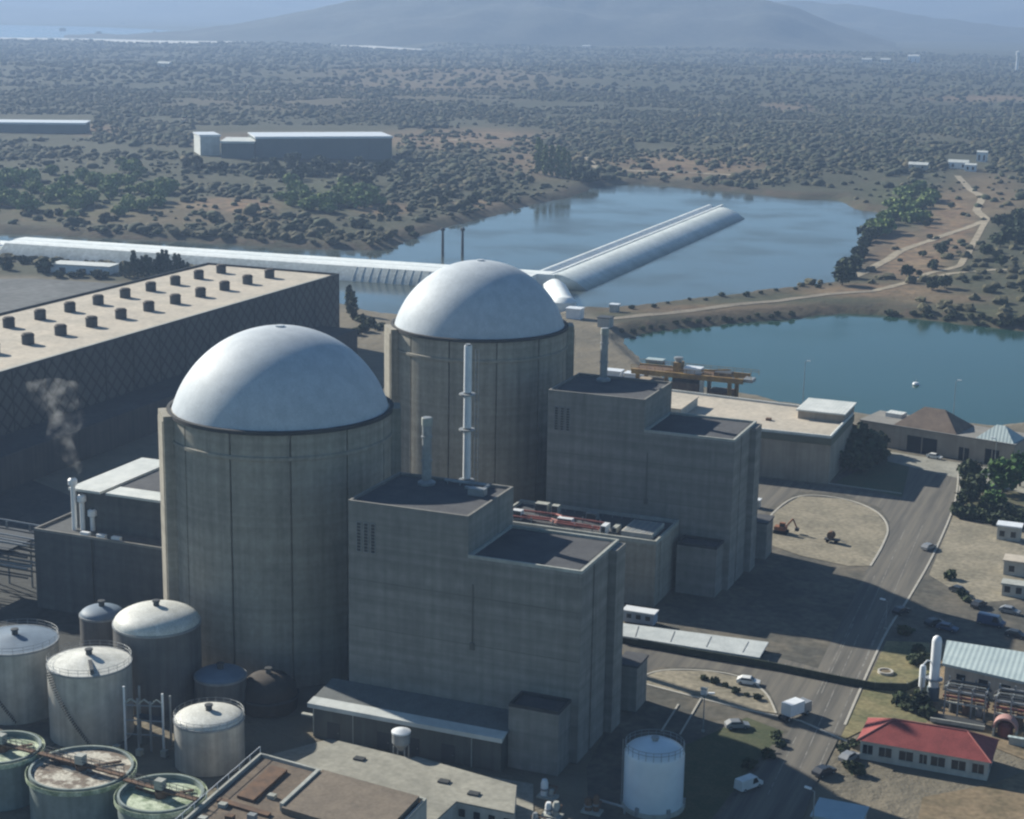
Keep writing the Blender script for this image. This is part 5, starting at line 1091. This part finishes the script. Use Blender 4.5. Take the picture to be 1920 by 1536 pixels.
build(MB().box(x-1.8, x+1.8, y-.8, y+.8, .75, 1.0), 'deck', steel_dark, t); build(MB().tube((x-.3, y-.6, 1.9), (x-.3, y+.6, 1.9), .95, 18), 'reel', rust, t)
for u in (-1, 1):
    for s in (-1, 1): build(MB().tube((x+u, y+s*.6, .55), (x+u, y+s*.85, .55), .42, 12), 'wheel', tyre, t)
build(MB().tube((x+1.8, y, .85), (x+3.1, y, .6), .07, 6), 'drawbar', steel, t)
c = G(1405, 950); t = thing('pump_hut', 'little white hut at the foot of the farther block', 'hut', (c[0], c[1], 0)); x, y = c[0]+1.5, c[1]
build(MB().box(x-1.2, x+1.2, y-1, y+1, 0, 2.0), 'wall', plaster, t); build(MB().box(x-1.4, x+1.4, y-1.2, y+1.2, 2.003, 2.25), 'roof', white_paint, t); build(MB().box(x-.4, x+.4, y-1.04, y-1.003, .05, 1.7), 'door', steel_dark, t)

# ================================================================== the white lined dike in the lake
t = thing('lined_dike', 'white concrete lined dike with two crest ridges running out into the lake', 'dike', (-115, 600, 0))
def sweep(prof, A, B, smooth_=True, n=24):
    """a cross-section (across, height) carried from A to B"""
    A = Vector(A); B = Vector(B); d = (B-A).normalized(); nr = Vector((d.y, -d.x)); k = len(prof); vs = []
    for j in range(n+1):
        p = A+(B-A)*j/n
        for u, z in prof: q_ = p+nr*u; vs.append((q_.x, q_.y, z))
    fs = [(j*k+i, j*k+i+1, (j+1)*k+i+1, (j+1)*k+i) for j in range(n) for i in range(k-1)]
    return MB().add(vs, fs+[tuple(range(k-1, -1, -1)), tuple(n*k+i for i in range(k))], smooth_)
def arcp(u0, u1, z0, h, n=7): return [(u0+(u1-u0)*i/n, z0+h*math.sin(PI*i/n)) for i in range(n+1)]
crest = [(-6.5, -6), (-6.5, 1.2)]+arcp(-6.2, -.6, 1.6, 1.7)+[(.1, 1.5), (.9, 1.5)]+arcp(1.6, 8.0, 1.8, 1.9)[:5]
slope = [(6.35, -6), (6.35, 3.3), (8.5, 3.35), (11, 2.9), (14, 1.9), (17, .5), (20, -1.3), (22.5, -3.0), (24.5, -4.8), (24.5, -6)]
build(sweep(crest+[(6.3, -6)], (-120.5, 449), (-125.5, 762)), 'crest', canal_conc, t, angle=60)
build(sweep(slope, (-120.5, 449), (-125.5, 750)), 'lined_slope', lining, t, angle=60)
t = thing('lined_dike', 'white lined dike with ribbed slope running along the left bank', 'dike', (-290, 440, 0))
build(sweep([(-6.5, -6), (-6.5, 1.6), (-5.8, 2.6), (-4.5, 3.2), (0, 3.4), (6.3, 3.42), (6.3, -6)], (-398, 432.8), (-114, 453.5)), 'crest', canal_conc, t, angle=60)
slope2 = [(6.35, -6), (6.35, 3.3), (9, 3.45), (15, 3.4), (16.8, 2.9), (18.5, 1.6), (21, -.6), (23.2, -3.0), (24.5, -4.8), (24.5, -6)]
build(sweep(slope2[:5]+[(16.8, -6)], (-396, 433), (-122, 453.0)), 'crest_walk', canal_conc, t, angle=60)
build(sweep([(16.82, -6), (16.82, 2.88)]+slope2[5:], (-396, 433), (-122, 453.0)), 'lined_slope', canal_side, t, angle=60)
d = Vector((284, 20.7, 0)).normalized(); nr = Vector((d.y, -d.x, 0)); ribs = []
for k in range(24, 44):
    p = Vector((-302, 439.8, 0))+d*(k*4.0)
    ribs.append(MB().path([(p.x+nr.x*u, p.y+nr.y*u, z+.02) for u, z in slope2[4:8]], .12, 5))
each('rib', canal_side, t, ribs)
t = thing('apron', 'whitish concrete apron at the left end of the left dike', 'apron', (-408, 420, 0))
build(MB().prism([(-425, 405), (-399, 408), (-399, 436), (-425, 436)], -5, .6), 'slab', canal_conc, t); build(MB().box(-421, -404, 418, 424, .603, 3.0), 'gate_house', plaster, t)
t = thing('dike_head', 'rounded white concrete head where the two dikes meet the shore', 'dike', (-98, 412, 0))
build(sweep([(-5, -6), (-5, .4)]+arcp(-4.8, 4.8, .5, 2.4)+[(5, .4), (5, -6)], (-110.5, 440), (-90, 397)), 'crest', canal_conc, t, angle=60)
build(MB().lathe((-90, 397), [(5.4, -6), (5.4, .8), (3.2, 2.6), (0, 3.0)], 24), 'rounded_end', canal_conc, t)
for lb, px, py in (('left one of two dark posts rising from the water behind the farther dome', 830, 480), ('right one of two dark posts rising from the water behind the farther dome', 867, 480)):
    p = G(px, py, WL); t = thing('mooring_post', lb, 'post', (p[0], p[1], WL), 'dark posts in the lake')
    build(MB().tube((p[0], p[1], WL-2), (p[0], p[1], WL+14.5), .8, 10, .6), 'shaft', steel_dark, t); build(MB().lathe((p[0], p[1]), [(1.2, WL+13), (1.2, WL+14.2), (0, WL+15)], 12), 'cap', steel_dark, t)
p = G(1717, 722, WL); t = thing('buoy', 'small white buoy floating on the pond', 'buoy', (p[0], p[1], WL)); build(MB().lathe((p[0], p[1]), [(0, WL-.4), (.9, WL-.2), (1.2, WL+.3), (.9, WL+.9), (0, WL+1.1)], 16), 'float', white_paint, t); build(MB().tube((p[0], p[1], WL+1), (p[0], p[1], WL+2), .1, 6), 'mast', steel, t)

# small sheds at the dike foot
def shore_box(label, px, py, w, d, h, m_, rm):
    c = T(px, py); t = thing('shore_hut', label, 'hut', (c[0], c[1], c[2]), 'huts and boxes on the shore by the farther dome')
    build(MB().box(c[0]-w/2, c[0]+w/2, c[1]-d/2, c[1]+d/2, c[2]-1, c[2]+h), 'wall', m_, t); build(MB().box(c[0]-w/2-.3, c[0]+w/2+.3, c[1]-d/2-.3, c[1]+d/2+.3, c[2]+h+.003, c[2]+h+.4), 'roof', rm, t)
shore_box('white hut touching the right side of the farther dome', 1078, 597, 6, 5, 4, white_paint, white_paint)
shore_box('grey hut with dark roof on the shore by the dike road', 1135, 612, 5, 5, 3.5, plaster, steel_dark)
shore_box('small pale hut where the dike road begins', 1152, 585, 3.5, 3, 3, plaster, white_paint)
shore_box('pale teal box at the edge of the pond behind the farther block', 1228, 688, 6, 4, 2.5, teal_roof, teal_roof)
shore_box('white low box on the shore just above the farther block', 1150, 706, 6, 4, 2, white_paint, white_paint)
shore_box('white low box right of the vent stack on the shore', 1192, 712, 7, 4, 2, white_paint, white_paint)

# ================================================================== far buildings
def far_hall(label, pxa, pxb, py, h, depth, wm, rm, strips, grp='long halls beyond the lake'):
    a = T(pxa, py); b = T(pxb, py+(pxb-pxa)*.012); z = min(a[2], b[2])-1; zt = max(a[2], b[2])+h
    d = Vector((b[0]-a[0], b[1]-a[1])); L_ = d.length; d /= L_; n = Vector((-d.y, d.x)); t = thing('warehouse', label, 'warehouse', (a[0], a[1], z), grp)
    F = lambda s, w: (a[0]+d.x*s+n.x*w, a[1]+d.y*s+n.y*w)
    build(MB().prism([F(0, 0), F(L_, 0), F(L_, depth), F(0, depth)], z, zt), 'wall', wm, t)
    build(MB().prism([F(-.6, -.6), F(L_+.6, -.6), F(L_+.6, depth+.6), F(-.6, depth+.6)], zt+.01, zt+.9), 'roof', rm, t)
    build(MB().prism([F(-.7, -.9), F(L_+.7, -.9), F(L_+.7, -.62), F(-.7, -.62)], zt-.6, zt+1.0), 'fascia', rm, t)
    for k in range(strips): s = L_*(k+.5)/strips; build(MB().prism([F(s-.4, -.25), F(s+.4, -.25), F(s+.4, -.01), F(s-.4, -.01)], z, zt-.7), 'wall_rib', wm, t)
    return t, F, L_, z, zt
wall_green = mat('grey_green_cladding', (0.13, 0.15, 0.145), 0.8, (0.10, 0.12, 0.115), 0.05, 0.6)
t, F, L_, z, zt = far_hall('long grey green warehouse with bright white roof beyond the lake', 480, 735, 296, 15.0, 45, wall_green, white_paint, 9)
t, F, L_, z, zt = far_hall('lower grey green wing with pale roof left of the long warehouse', 415, 476, 297, 12.0, 40, wall_green, roof_pale, 3)
t, F, L_, z, zt = far_hall('short pale block at the left end of the warehouse', 376, 413, 292, 15.0, 30, roof_pale, white_paint, 2)
t, F, L_, z, zt = far_hall('low dark shed with pale roof far off at the left edge', -60, 160, 248, 8.0, 35, wall_green, white_paint, 9)
def house(label, px, py, w, d, h, grp, wm=white_paint):
    c = T(px, py); t = thing('house', label, 'house', tuple(c), grp); x, y, z = c
    build(MB().box(x-w/2, x+w/2, y-d/2, y+d/2, z-2, z+h), 'wall', wm, t)
    build(MB().add([(x-w/2-.4, y-d/2-.4, z+h+.01), (x+w/2+.4, y-d/2-.4, z+h+.01), (x+w/2+.4, y+d/2+.4, z+h+.01), (x-w/2-.4, y+d/2+.4, z+h+.01), (x-w/2-.4, y, z+h+w*.12), (x+w/2+.4, y, z+h+w*.12)], [(0, 1, 5, 4), (2, 3, 4, 5), (1, 2, 5), (3, 0, 4), (3, 2, 1, 0)]), 'roof', roof_pale, t)
    for k in (-.25, .25): build(MB().box(x+w*k-.8, x+w*k+.8, y-d/2-.06, y-d/2-.01, z+1.2, z+h*.7), 'window', glass, t)
hg = 'white farmhouses on the right bank'
house('long white farmhouse, left of the cluster on the right bank', 1797, 316, 15, 8, 5, hg)
house('small white house in the middle of the farm cluster', 1820, 321, 8, 7, 5, hg)
house('tall white house at the right end of the farm cluster', 1841, 303, 8, 8, 8, hg)
house('lone pale house among trees left of the farm cluster', 1722, 318, 14, 8, 4, hg, plaster)
house('tiny bright white house high on the far plain', 1713, 118, 26, 18, 16, 'far white houses on the plain')
fh = [(1425, 60), (1450, 57), (1480, 54), (1598, 66), (1625, 118), (1660, 118), (1790, 60), (1150, 80), (1100, 92), (310, 128)]
for px, py in fh: house('far pale farm building scattered on the hazy plain', px, py, 22, 14, 8, 'far farm buildings', plaster)
p = T(1906, 134); t = thing('water_tower', 'thin white tower on the far plain at the right edge', 'tower', tuple(p)); build(MB().tube((p[0], p[1], p[2]-2), (p[0], p[1], p[2]+34), 3.0, 14, 2.4), 'shaft', white_paint, t); build(MB().lathe((p[0], p[1]), [(2.4, p[2]+32), (4.2, p[2]+36), (4.2, p[2]+41), (0, p[2]+43)], 16), 'tank', white_paint, t)
t = thing('store_house', 'low white building behind the turbine hall with dark openings', 'building', (-330, 372, 0))
a = T(95, 510); b = T(205, 516); d = Vector((b[0]-a[0], b[1]-a[1])); L_ = d.length; d /= L_; n = Vector((-d.y, d.x)); F = lambda s, w: (a[0]+d.x*s+n.x*w, a[1]+d.y*s+n.y*w)
build(MB().prism([F(0, 0), F(L_, 0), F(L_, 10), F(0, 10)], -1, 4.2), 'wall', white_paint, t); build(MB().prism([F(-.4, -.4), F(L_+.4, -.4), F(L_+.4, 10.4), F(-.4, 10.4)], 4.203, 4.6), 'roof', roof_pale, t)
for s in (.15, .5, .78): build(MB().prism([F(L_*s, -.08), F(L_*s+3, -.08), F(L_*s+3, -.01), F(L_*s, -.01)], .1, 3.0), 'door', steel_dark, t)
# ================================================================== trees
def crown_mesh(name, n, fn, m_, leaf=.7, seed=0, kids=3):
    """many leaf-sized faces in clumps; fn gives a clump centre and radius"""
    r = random.Random(seed); mb = MB()
    for k in range(n):
        (cx, cy, cz), cr = fn(r, k)
        for j in range(kids):
            v = Vector((r.gauss(0, 1), r.gauss(0, 1), r.gauss(0, 1))).normalized()*cr*r.uniform(.5, 1)
            p = Vector((cx, cy, cz))+v; nrm = (v.normalized()+Vector((r.uniform(-.6, .6), r.uniform(-.6, .6), r.uniform(-.2, .9)))).normalized()
            q_ = nrm.to_track_quat('Z', 'Y'); s = leaf*r.uniform(.6, 1.3); a = r.uniform(0, 6.28)
            P = [p+q_ @ Vector((s*math.cos(a+b)*(1 if i % 2 else .7), s*math.sin(a+b)*(1 if i % 2 else .7), r.uniform(-.15, .15)*s)) for i, b in enumerate((0, 1.1, 2.2, 3.3, 4.4, 5.4))]
            mb.quad(*P)
    me = bpy.data.meshes.new(name); me.from_pydata(mb.v, [], mb.f); me.materials.append(m_); me.update(); return me
def trunk_mesh(h, r0_, seed, spread):
    r = random.Random(seed); mb = MB(); mb.tube((0, 0, -1.0), (0, 0, h*.55), r0_, 7, r0_*.6)
    for k in range(5):
        a = k*1.26+r.uniform(-.3, .3); mb.tube((0, 0, h*r.uniform(.3, .5)), (spread*math.cos(a)*.6, spread*math.sin(a)*.6, h*r.uniform(.6, .85)), r0_*.45, 5, r0_*.15)
    me = bpy.data.meshes.new('trunk'); me.from_pydata(mb.v, [], mb.f); me.materials.append(bark); me.update(); return me
def round_fn(R, h, z0):
    def fn(r, k):
        while True:
            x, y, z = r.uniform(-1, 1), r.uniform(-1, 1), r.uniform(-1, 1)
            d = x*x+y*y+z*z
            if .25 < d < 1: break
        w = 1+.28*math.sin(3*math.atan2(y, x)+k % 3)
        return (x*R*w, y*R*w, z0+(z*.5+.5)*h), R*.24
    return fn
def column_fn(R, h):
    def fn(r, k):
        z = r.uniform(0.06, 1); a = r.uniform(0, 6.28); rad = R*math.sin(PI*min(1, z*.92+.06))**.6*r.uniform(.3, 1)
        return (rad*math.cos(a), rad*math.sin(a), z*h), R*.35
    return fn
SPEC = {}
def proto(key, cm, tm): SPEC[key] = (cm, tm)
for s in range(3):
    proto(('oak', s), crown_mesh('crown', 120, round_fn(3.0, 4.2, 1.2), leaf_oak, .75, s), trunk_mesh(4, .3, s, 2.4))
    proto(('bush', s), crown_mesh('crown', 90, round_fn(1.7, 2.2, .1), leaf_oak, .5, 10+s), trunk_mesh(1.6, .12, s, 1.2))
    proto(('green', s), crown_mesh('crown', 170, round_fn(3.0, 5.0, 1.4), leaf_green, .6, 20+s), trunk_mesh(4.5, .28, s, 2.2))
    proto(('light', s), crown_mesh('crown', 110, round_fn(3.2, 4.0, .6), leaf_light, .75, 30+s), trunk_mesh(3.5, .26, s, 2.2))
    proto(('poplar', s), crown_mesh('crown', 170, column_fn(2.3, 23), leaf_poplar, .9, 40+s), trunk_mesh(18, .4, s, .8))
    proto(('cypress', s), crown_mesh('crown', 110, column_fn(1.0, 8), leaf_oak, .5, 50+s), trunk_mesh(7, .2, s, .4))
def tree(kind, p, label, grp, scale=1.0, name=None, cat='tree', sz=None):
    s = random.randrange(3); cm, tm = SPEC[(kind, s)]
    t = thing(name or {'oak': 'oak_tree', 'bush': 'bush', 'green': 'leafy_tree', 'light': 'young_tree', 'poplar': 'poplar_tree', 'cypress': 'cypress_tree'}[kind], label, cat, tuple(p), grp)
    t.scale = (scale, scale, sz or scale*random.uniform(.85, 1.15)); t.rotation_euler = (0, 0, random.uniform(0, 6.28))
    for nm, me in (('crown', cm), ('trunk', tm)):
        o = bpy.data.objects.new(nm, me); COL.objects.link(o); o.parent = t
    return t
def scatter(n, region, fn):
    """n random picture points inside an ellipse, taken to the land"""
    cx, cy, rx, ry, rot = region; k = 0
    while k < n:
        a = random.uniform(0, 6.28); r = math.sqrt(random.random()); u, v = rx*r*math.cos(a), ry*r*math.sin(a)
        px, py = cx+u*math.cos(rot)-v*math.sin(rot), cy+u*math.sin(rot)+v*math.cos(rot); p = T(px, py)
        if p[2] < WL+.15: k += .2; continue
        fn(p); k += 1
# poplars and their neighbours on the far shore
for px, py, s in ((1008, 326, 1.0), (1022, 330, 1.1), (1034, 331, .95), (1046, 333, 1.15), (1056, 335, 1.05), (1066, 337, .8), (1014, 318, .9)):
    tree('poplar', T(px, py), 'tall slender poplar in the row on the far shore of the lake', 'poplars on the far shore', s)
for px, py in ((1078, 338), (1092, 342), (1104, 344), (1086, 330), (1110, 338)): tree('oak', T(px, py), 'dark round tree at the foot of the poplar row', 'trees beside the poplars', 1.5)
# left bank
scatter(95, (150, 360, 190, 55, 0), lambda p: tree('light', p, 'light green young tree in the plantation on the left bank', 'plantation on the left bank', random.uniform(1.0, 1.7)))
scatter(40, (615, 370, 110, 30, .05), lambda p: tree('light', p, 'light green tree in the clump below the long warehouse', 'green clump below the warehouse', random.uniform(1.0, 1.6)))
scatter(40, (560, 325, 220, 22, .03), lambda p: tree('oak', p, 'dark tree in the belt in front of the long warehouse', 'tree belt in front of the warehouse', random.uniform(.9, 1.5)))
scatter(40, (420, 425, 400, 16, .05), lambda p: tree('bush', p, 'low dark bush on the slope above the left dike', 'bushes on the left bank', random.uniform(.8, 1.6), cat='bush'))
scatter(30, (860, 365, 160, 26, -.25), lambda p: tree('bush', p, 'dark bush on the bare bank below the warehouse', 'bushes on the bare bank', random.uniform(.9, 1.8), cat='bush'))
# right bank
for f in np.linspace(0, 1, 34):
    px = np.interp(f, [0, .35, .7, 1], [1712, 1650, 1612, 1575])+random.uniform(-10, 14); py = np.interp(f, [0, .35, .7, 1], [385, 420, 478, 530])+random.uniform(-8, 6)
    p = T(px, py)
    if p[2] > WL: tree('light' if f < .3 else 'oak', p, 'green tree in the row along the right bank of the lake' if f < .3 else 'dark tree in the row along the right bank of the lake', 'light trees of the right bank row' if f < .3 else 'dark trees of the right bank row', random.uniform(.8, 1.4))
scatter(22, (1690, 400, 70, 36, -.5), lambda p: tree('light', p, 'light green tree on the slope above the right bank', 'light trees on the right slope', random.uniform(1.1, 1.8)))
scatter(24, (1780, 470, 140, 80, 0), lambda p: tree('oak' if random.random() < .5 else 'bush', p, 'dark tree or bush on the bare ground of the right bank', 'dark growth on the right bank', random.uniform(.5, 1.0)))
scatter(9, (1890, 440, 40, 30, 0), lambda p: tree('oak', p, 'dark tree in the thicket by the right edge', 'thicket by the right edge', random.uniform(1.2, 1.8)))
scatter(40, (1780, 605, 190, 14, .06), lambda p: tree('bush', p, 'dark green bush along the far shore of the pond', 'bushes on the pond shore', random.uniform(.5, 1.0), cat='bush'))
for px in np.linspace(1190, 1560, 12):
    p = T(px+random.uniform(-8, 8), np.interp(px, [1190, 1300, 1560], [576, 562, 533])+random.uniform(0, 7)); tree('bush', p, 'dark bush along the lake side of the dike road', 'bushes along the dike road', random.uniform(.4, .8), cat='bush')
for px in np.linspace(1170, 1480, 18):
    p = T(px+random.uniform(-8, 8), np.interp(px, [1170, 1300, 1480], [626, 606, 592])+random.uniform(-4, 2)); tree('bush', p, 'dark bush along the pond side of the dike road', 'bushes on the pond side of the dike road', random.uniform(.5, .8), cat='bush')
# beside the turbine hall
for k, px in enumerate(np.linspace(228, 352, 17)):
    tree('cypress', T(px, 520+random.uniform(-3, 2)), 'dark cypress in the row behind the turbine hall', 'cypress row behind the turbine hall', random.uniform(.8, 1.5))
for px, py, s in ((45, 495, 1.3), (82, 510, 1.8), (110, 520, 1), (150, 519, 1), (180, 521, 1.1), (135, 520, .9), (196, 522, 1), (14, 506, 1.2)): tree('bush', T(px, py), 'dark bush in front of the low white building', 'bushes by the low white building', s*1.2, cat='bush')
for px, py, s in ((662, 600, 1.6), (678, 604, 1.2), (655, 588, 1.5), (695, 612, 1.3), (712, 618, 1.2), (684, 622, 1.3), (668, 628, 1.1)): tree('cypress' if s > 1.4 else 'bush', T(px, py), 'dark tree in the gap between turbine hall and farther reactor', 'trees between hall and reactor', s)
# trees of the plant's right side
for px, py, k, s, lb in ((1880, 925, 'green', 1.5, 'bright green tree at the right edge above the gravel lot'), (1912, 912, 'green', 1.3, 'second bright green tree, the one cut by the right edge'), (1862, 955, 'green', .9, 'small bright green tree below the two larger green trees')): tree(k, G(px, py), lb, 'bright green trees by the intake house', s)
for px, py, s in ((1815, 905, 1.0), (1826, 935, 1.0), (1812, 948, .8)): tree('oak', G(px, py), 'dull dark tree left of the bright green trees', 'dull trees by the intake house', s)
for px, py in ((1800, 968), (1818, 972), (1836, 975), (1856, 980), (1872, 984), (1890, 988), (1908, 990), (1850, 962), (1885, 968), (1910, 972)): tree('bush', G(px, py), 'dark bush in the hedge above the gravel lot', 'hedge bushes above the gravel lot', random.uniform(.9, 1.4), cat='bush')
for px, py, s in ((1585, 868, 1.3), (1602, 858, 1.5), (1622, 862, 1.4), (1645, 870, 1.1), (1595, 885, 1.1), (1618, 884, .9), (1575, 850, 1.2), (1640, 850, 1.1)): tree('oak', G(px, py), 'dark tree shading the lawn at the end of the beige hall', 'trees at the end of the beige hall', s)
for px, py in ((1722, 1225), (1715, 1245), (1735, 1240), (1705, 1330), (1725, 1318), (1740, 1345), (1690, 1322)): tree('bush', G(px, py), 'dark bush on the verge left of the white column', 'bushes left of the white column', random.uniform(.7, 1.1), cat='bush')
for px, py in ((1600, 1400), (1590, 1440), (1605, 1450), (1580, 1412), (1455, 1385), (1462, 1400), (1440, 1420), (1405, 1440)): tree('bush', G(px, py), 'dark bush along the shaded roadside near the red roofed house', 'roadside bushes', random.uniform(.5, .8), cat='bush')
for px, py in ((1340, 1282), (1360, 1288), (1378, 1300), (1400, 1305), (1420, 1312), (1320, 1275)): tree('bush', G(px, py), 'small shrub on the dry island below the fence', 'shrubs on the dry island', random.uniform(.3, .5), cat='bush')
for px, py in ((1780, 1085), (1802, 1118), (1695, 1190), (1812, 1128)): tree('bush', G(px, py), 'dark shrub at the edge of the shaded car park', 'shrubs by the car park', random.uniform(.5, .9), cat='bush')

# ------------------------------------------------------------------ scattered holm oaks of the plain
ico = []
import bmesh
for s in range(8):
    bm = bmesh.new(); bmesh.ops.create_icosphere(bm, subdivisions=2 if s < 4 else 1, radius=1); r = random.Random(90+s)
    for v in bm.verts:
        k = 1+.30*math.sin(3.1*v.co.x+2.3*v.co.y+s)*math.cos(2.7*v.co.z+s*1.7)+r.uniform(-.16, .16); v.co *= k; v.co.z = v.co.z*.75+.45
    bm.verts.ensure_lookup_table(); ico.append((np.array([v.co[:] for v in bm.verts]), np.array([[v.index for v in f.verts] for f in bm.faces]))); bm.free()
def field(n, rmin, rmax, ang):
    u = rng.random(n); rad = np.sqrt(rmin**2+u*(rmax**2-rmin**2)); an = YAW+(rng.random(n)-.5)*2*ang
    return CAM[0]+rad*np.sin(an), CAM[1]+rad*np.cos(an), rad
def keep(x, y, thin):
    h, s1, s3, sp = height(x, y); px, py = pix(x, y, h)
    b = zones(BARE, px, py); dens = smooth((fbm(x/90+11, y/90, 3)-.24)/.2)*(1-.8*b)*thin
    ok = (s1 > 6) & (s3 > 20) & (sp > 30) & (rng.random(len(x)) < dens) & (py > 0)
    for x0, x1, y0, y1 in ((360, 745, 235, 312), (-80, 175, 215, 262), (1770, 1855, 290, 335)): ok &= ~((px > x0) & (px < x1) & (py > y0) & (py < y1))
    pl = ((px < 345) & (py > 300) & (py < 425)) | ((px > 500) & (px < 730) & (py > 335) & (py < 405)); ok &= ~(pl & (rng.random(len(x)) < .8)); rb = (px > 1540) & (py > 325) & (py < 640); ok &= ~(rb & (rng.random(len(x)) < .8)); ok &= ~((py > 540) & (px > 1000) & (px < 1700))
    return ok, h
xs, ys, rd = field(56000, 620, 2400, math.radians(20)); ok, hh = keep(xs, ys, .95); xs, ys, hh, rd = xs[ok], ys[ok], hh[ok], rd[ok]
o_ = np.argsort(rd); xs, ys, hh, rd = xs[o_], ys[o_], hh[o_], rd[o_]
omesh = []
for v, f in ico[:4]:
    me = bpy.data.meshes.new('oak_tree'); me.from_pydata([tuple(p) for p in v], [], [tuple(q) for q in f]); me.materials.append(leaf_far); me.update(); omesh.append(me)
px_, py_ = pix(xs, ys, hh); vis = (px_ > -20) & (px_ < 1940)
NI = min(260, int(vis.sum())); near_i = np.where(vis)[0][:NI]
for i in near_i:
    o = bpy.data.objects.new('holm_oak', omesh[random.randrange(4)]); COL.objects.link(o); o.location = (xs[i], ys[i], hh[i]); s = random.uniform(1.4, 3.2); o.scale = (s, s, s*random.uniform(.7, 1)); o.rotation_euler = (0, 0, random.uniform(0, 6.28))
    tag(o, 'dark holm oak scattered on the dry land just beyond the lake', 'tree', 'holm oaks beyond the lake')
rest = np.setdiff1d(np.arange(len(xs)), near_i)
x2, y2, r2 = field(22000, 2400, 5000, math.radians(20)); ok, h2 = keep(x2, y2, .95); x2, y2, h2 = x2[ok], y2[ok], h2[ok]
ax = np.concatenate([xs[rest], x2]); ay = np.concatenate([ys[rest], y2]); ah = np.concatenate([hh[rest], h2]); sc = np.concatenate([np.clip(rng.lognormal(.55, .4, len(rest)), .8, 4.5), np.clip(rng.lognormal(1.2, .35, len(x2)), 1.5, 7)])
# drowned clumps standing in the reservoir
for px, py in ((117, 58), (185, 65), (262, 45), (300, 46), (290, 64), (410, 55), (440, 58), (460, 72), (230, 47), (380, 50), (500, 57), (468, 55)):
    d = G(px, py, WL); ax = np.append(ax, d[0]); ay = np.append(ay, d[1]); ah = np.append(ah, WL); sc = np.append(sc, 14)
V, Fc, off = [], [], 0
for k in range(len(ax)):
    v, f = ico[k % 4 if k < 9000 else 4+k % 4]; a = rng.random()*6.28; c, s = math.cos(a), math.sin(a)
    w = v*np.array([sc[k], sc[k], sc[k]*.8]); V.append(np.stack([w[:, 0]*c-w[:, 1]*s+ax[k], w[:, 0]*s+w[:, 1]*c+ay[k], w[:, 2]+ah[k]], 1)); Fc.append(f+off); off += len(v)
V = np.concatenate(V); Fc = np.concatenate(Fc)
me = bpy.data.meshes.new('scrub_woodland'); me.vertices.add(len(V)); me.vertices.foreach_set('co', V.ravel()); nf = len(Fc)
me.loops.add(nf*3); me.loops.foreach_set('vertex_index', Fc.ravel()); me.polygons.add(nf); me.polygons.foreach_set('loop_start', np.arange(nf)*3); me.polygons.foreach_set('loop_total', np.full(nf, 3))
me.update(); me.validate(); me.materials.append(leaf_far)
o = bpy.data.objects.new('scrub_woodland', me); COL.objects.link(o); o['kind'] = 'stuff'
# ================================================================== the air
hz = MB().box(-9000, 9000, -600, 12400, -12, 330)
haze = struct('haze', hz, None or MATS['concrete'], 'stuff')
haze.data.materials.clear()
HM = bpy.data.materials.new('air'); HM.use_nodes = True; hn = HM.node_tree.nodes
for n in list(hn):
    if n.type == 'BSDF_PRINCIPLED': hn.remove(n)
pv = hn.new('ShaderNodeVolumePrincipled'); pv.inputs['Color'].default_value = (0.38, 0.53, 0.80, 1); pv.inputs['Density'].default_value = 0.00017; pv.inputs['Anisotropy'].default_value = 0.2
HM.node_tree.links.new(pv.outputs[0], [n for n in hn if n.type == 'OUTPUT_MATERIAL'][0].inputs['Volume'])
haze.data.materials.append(HM)
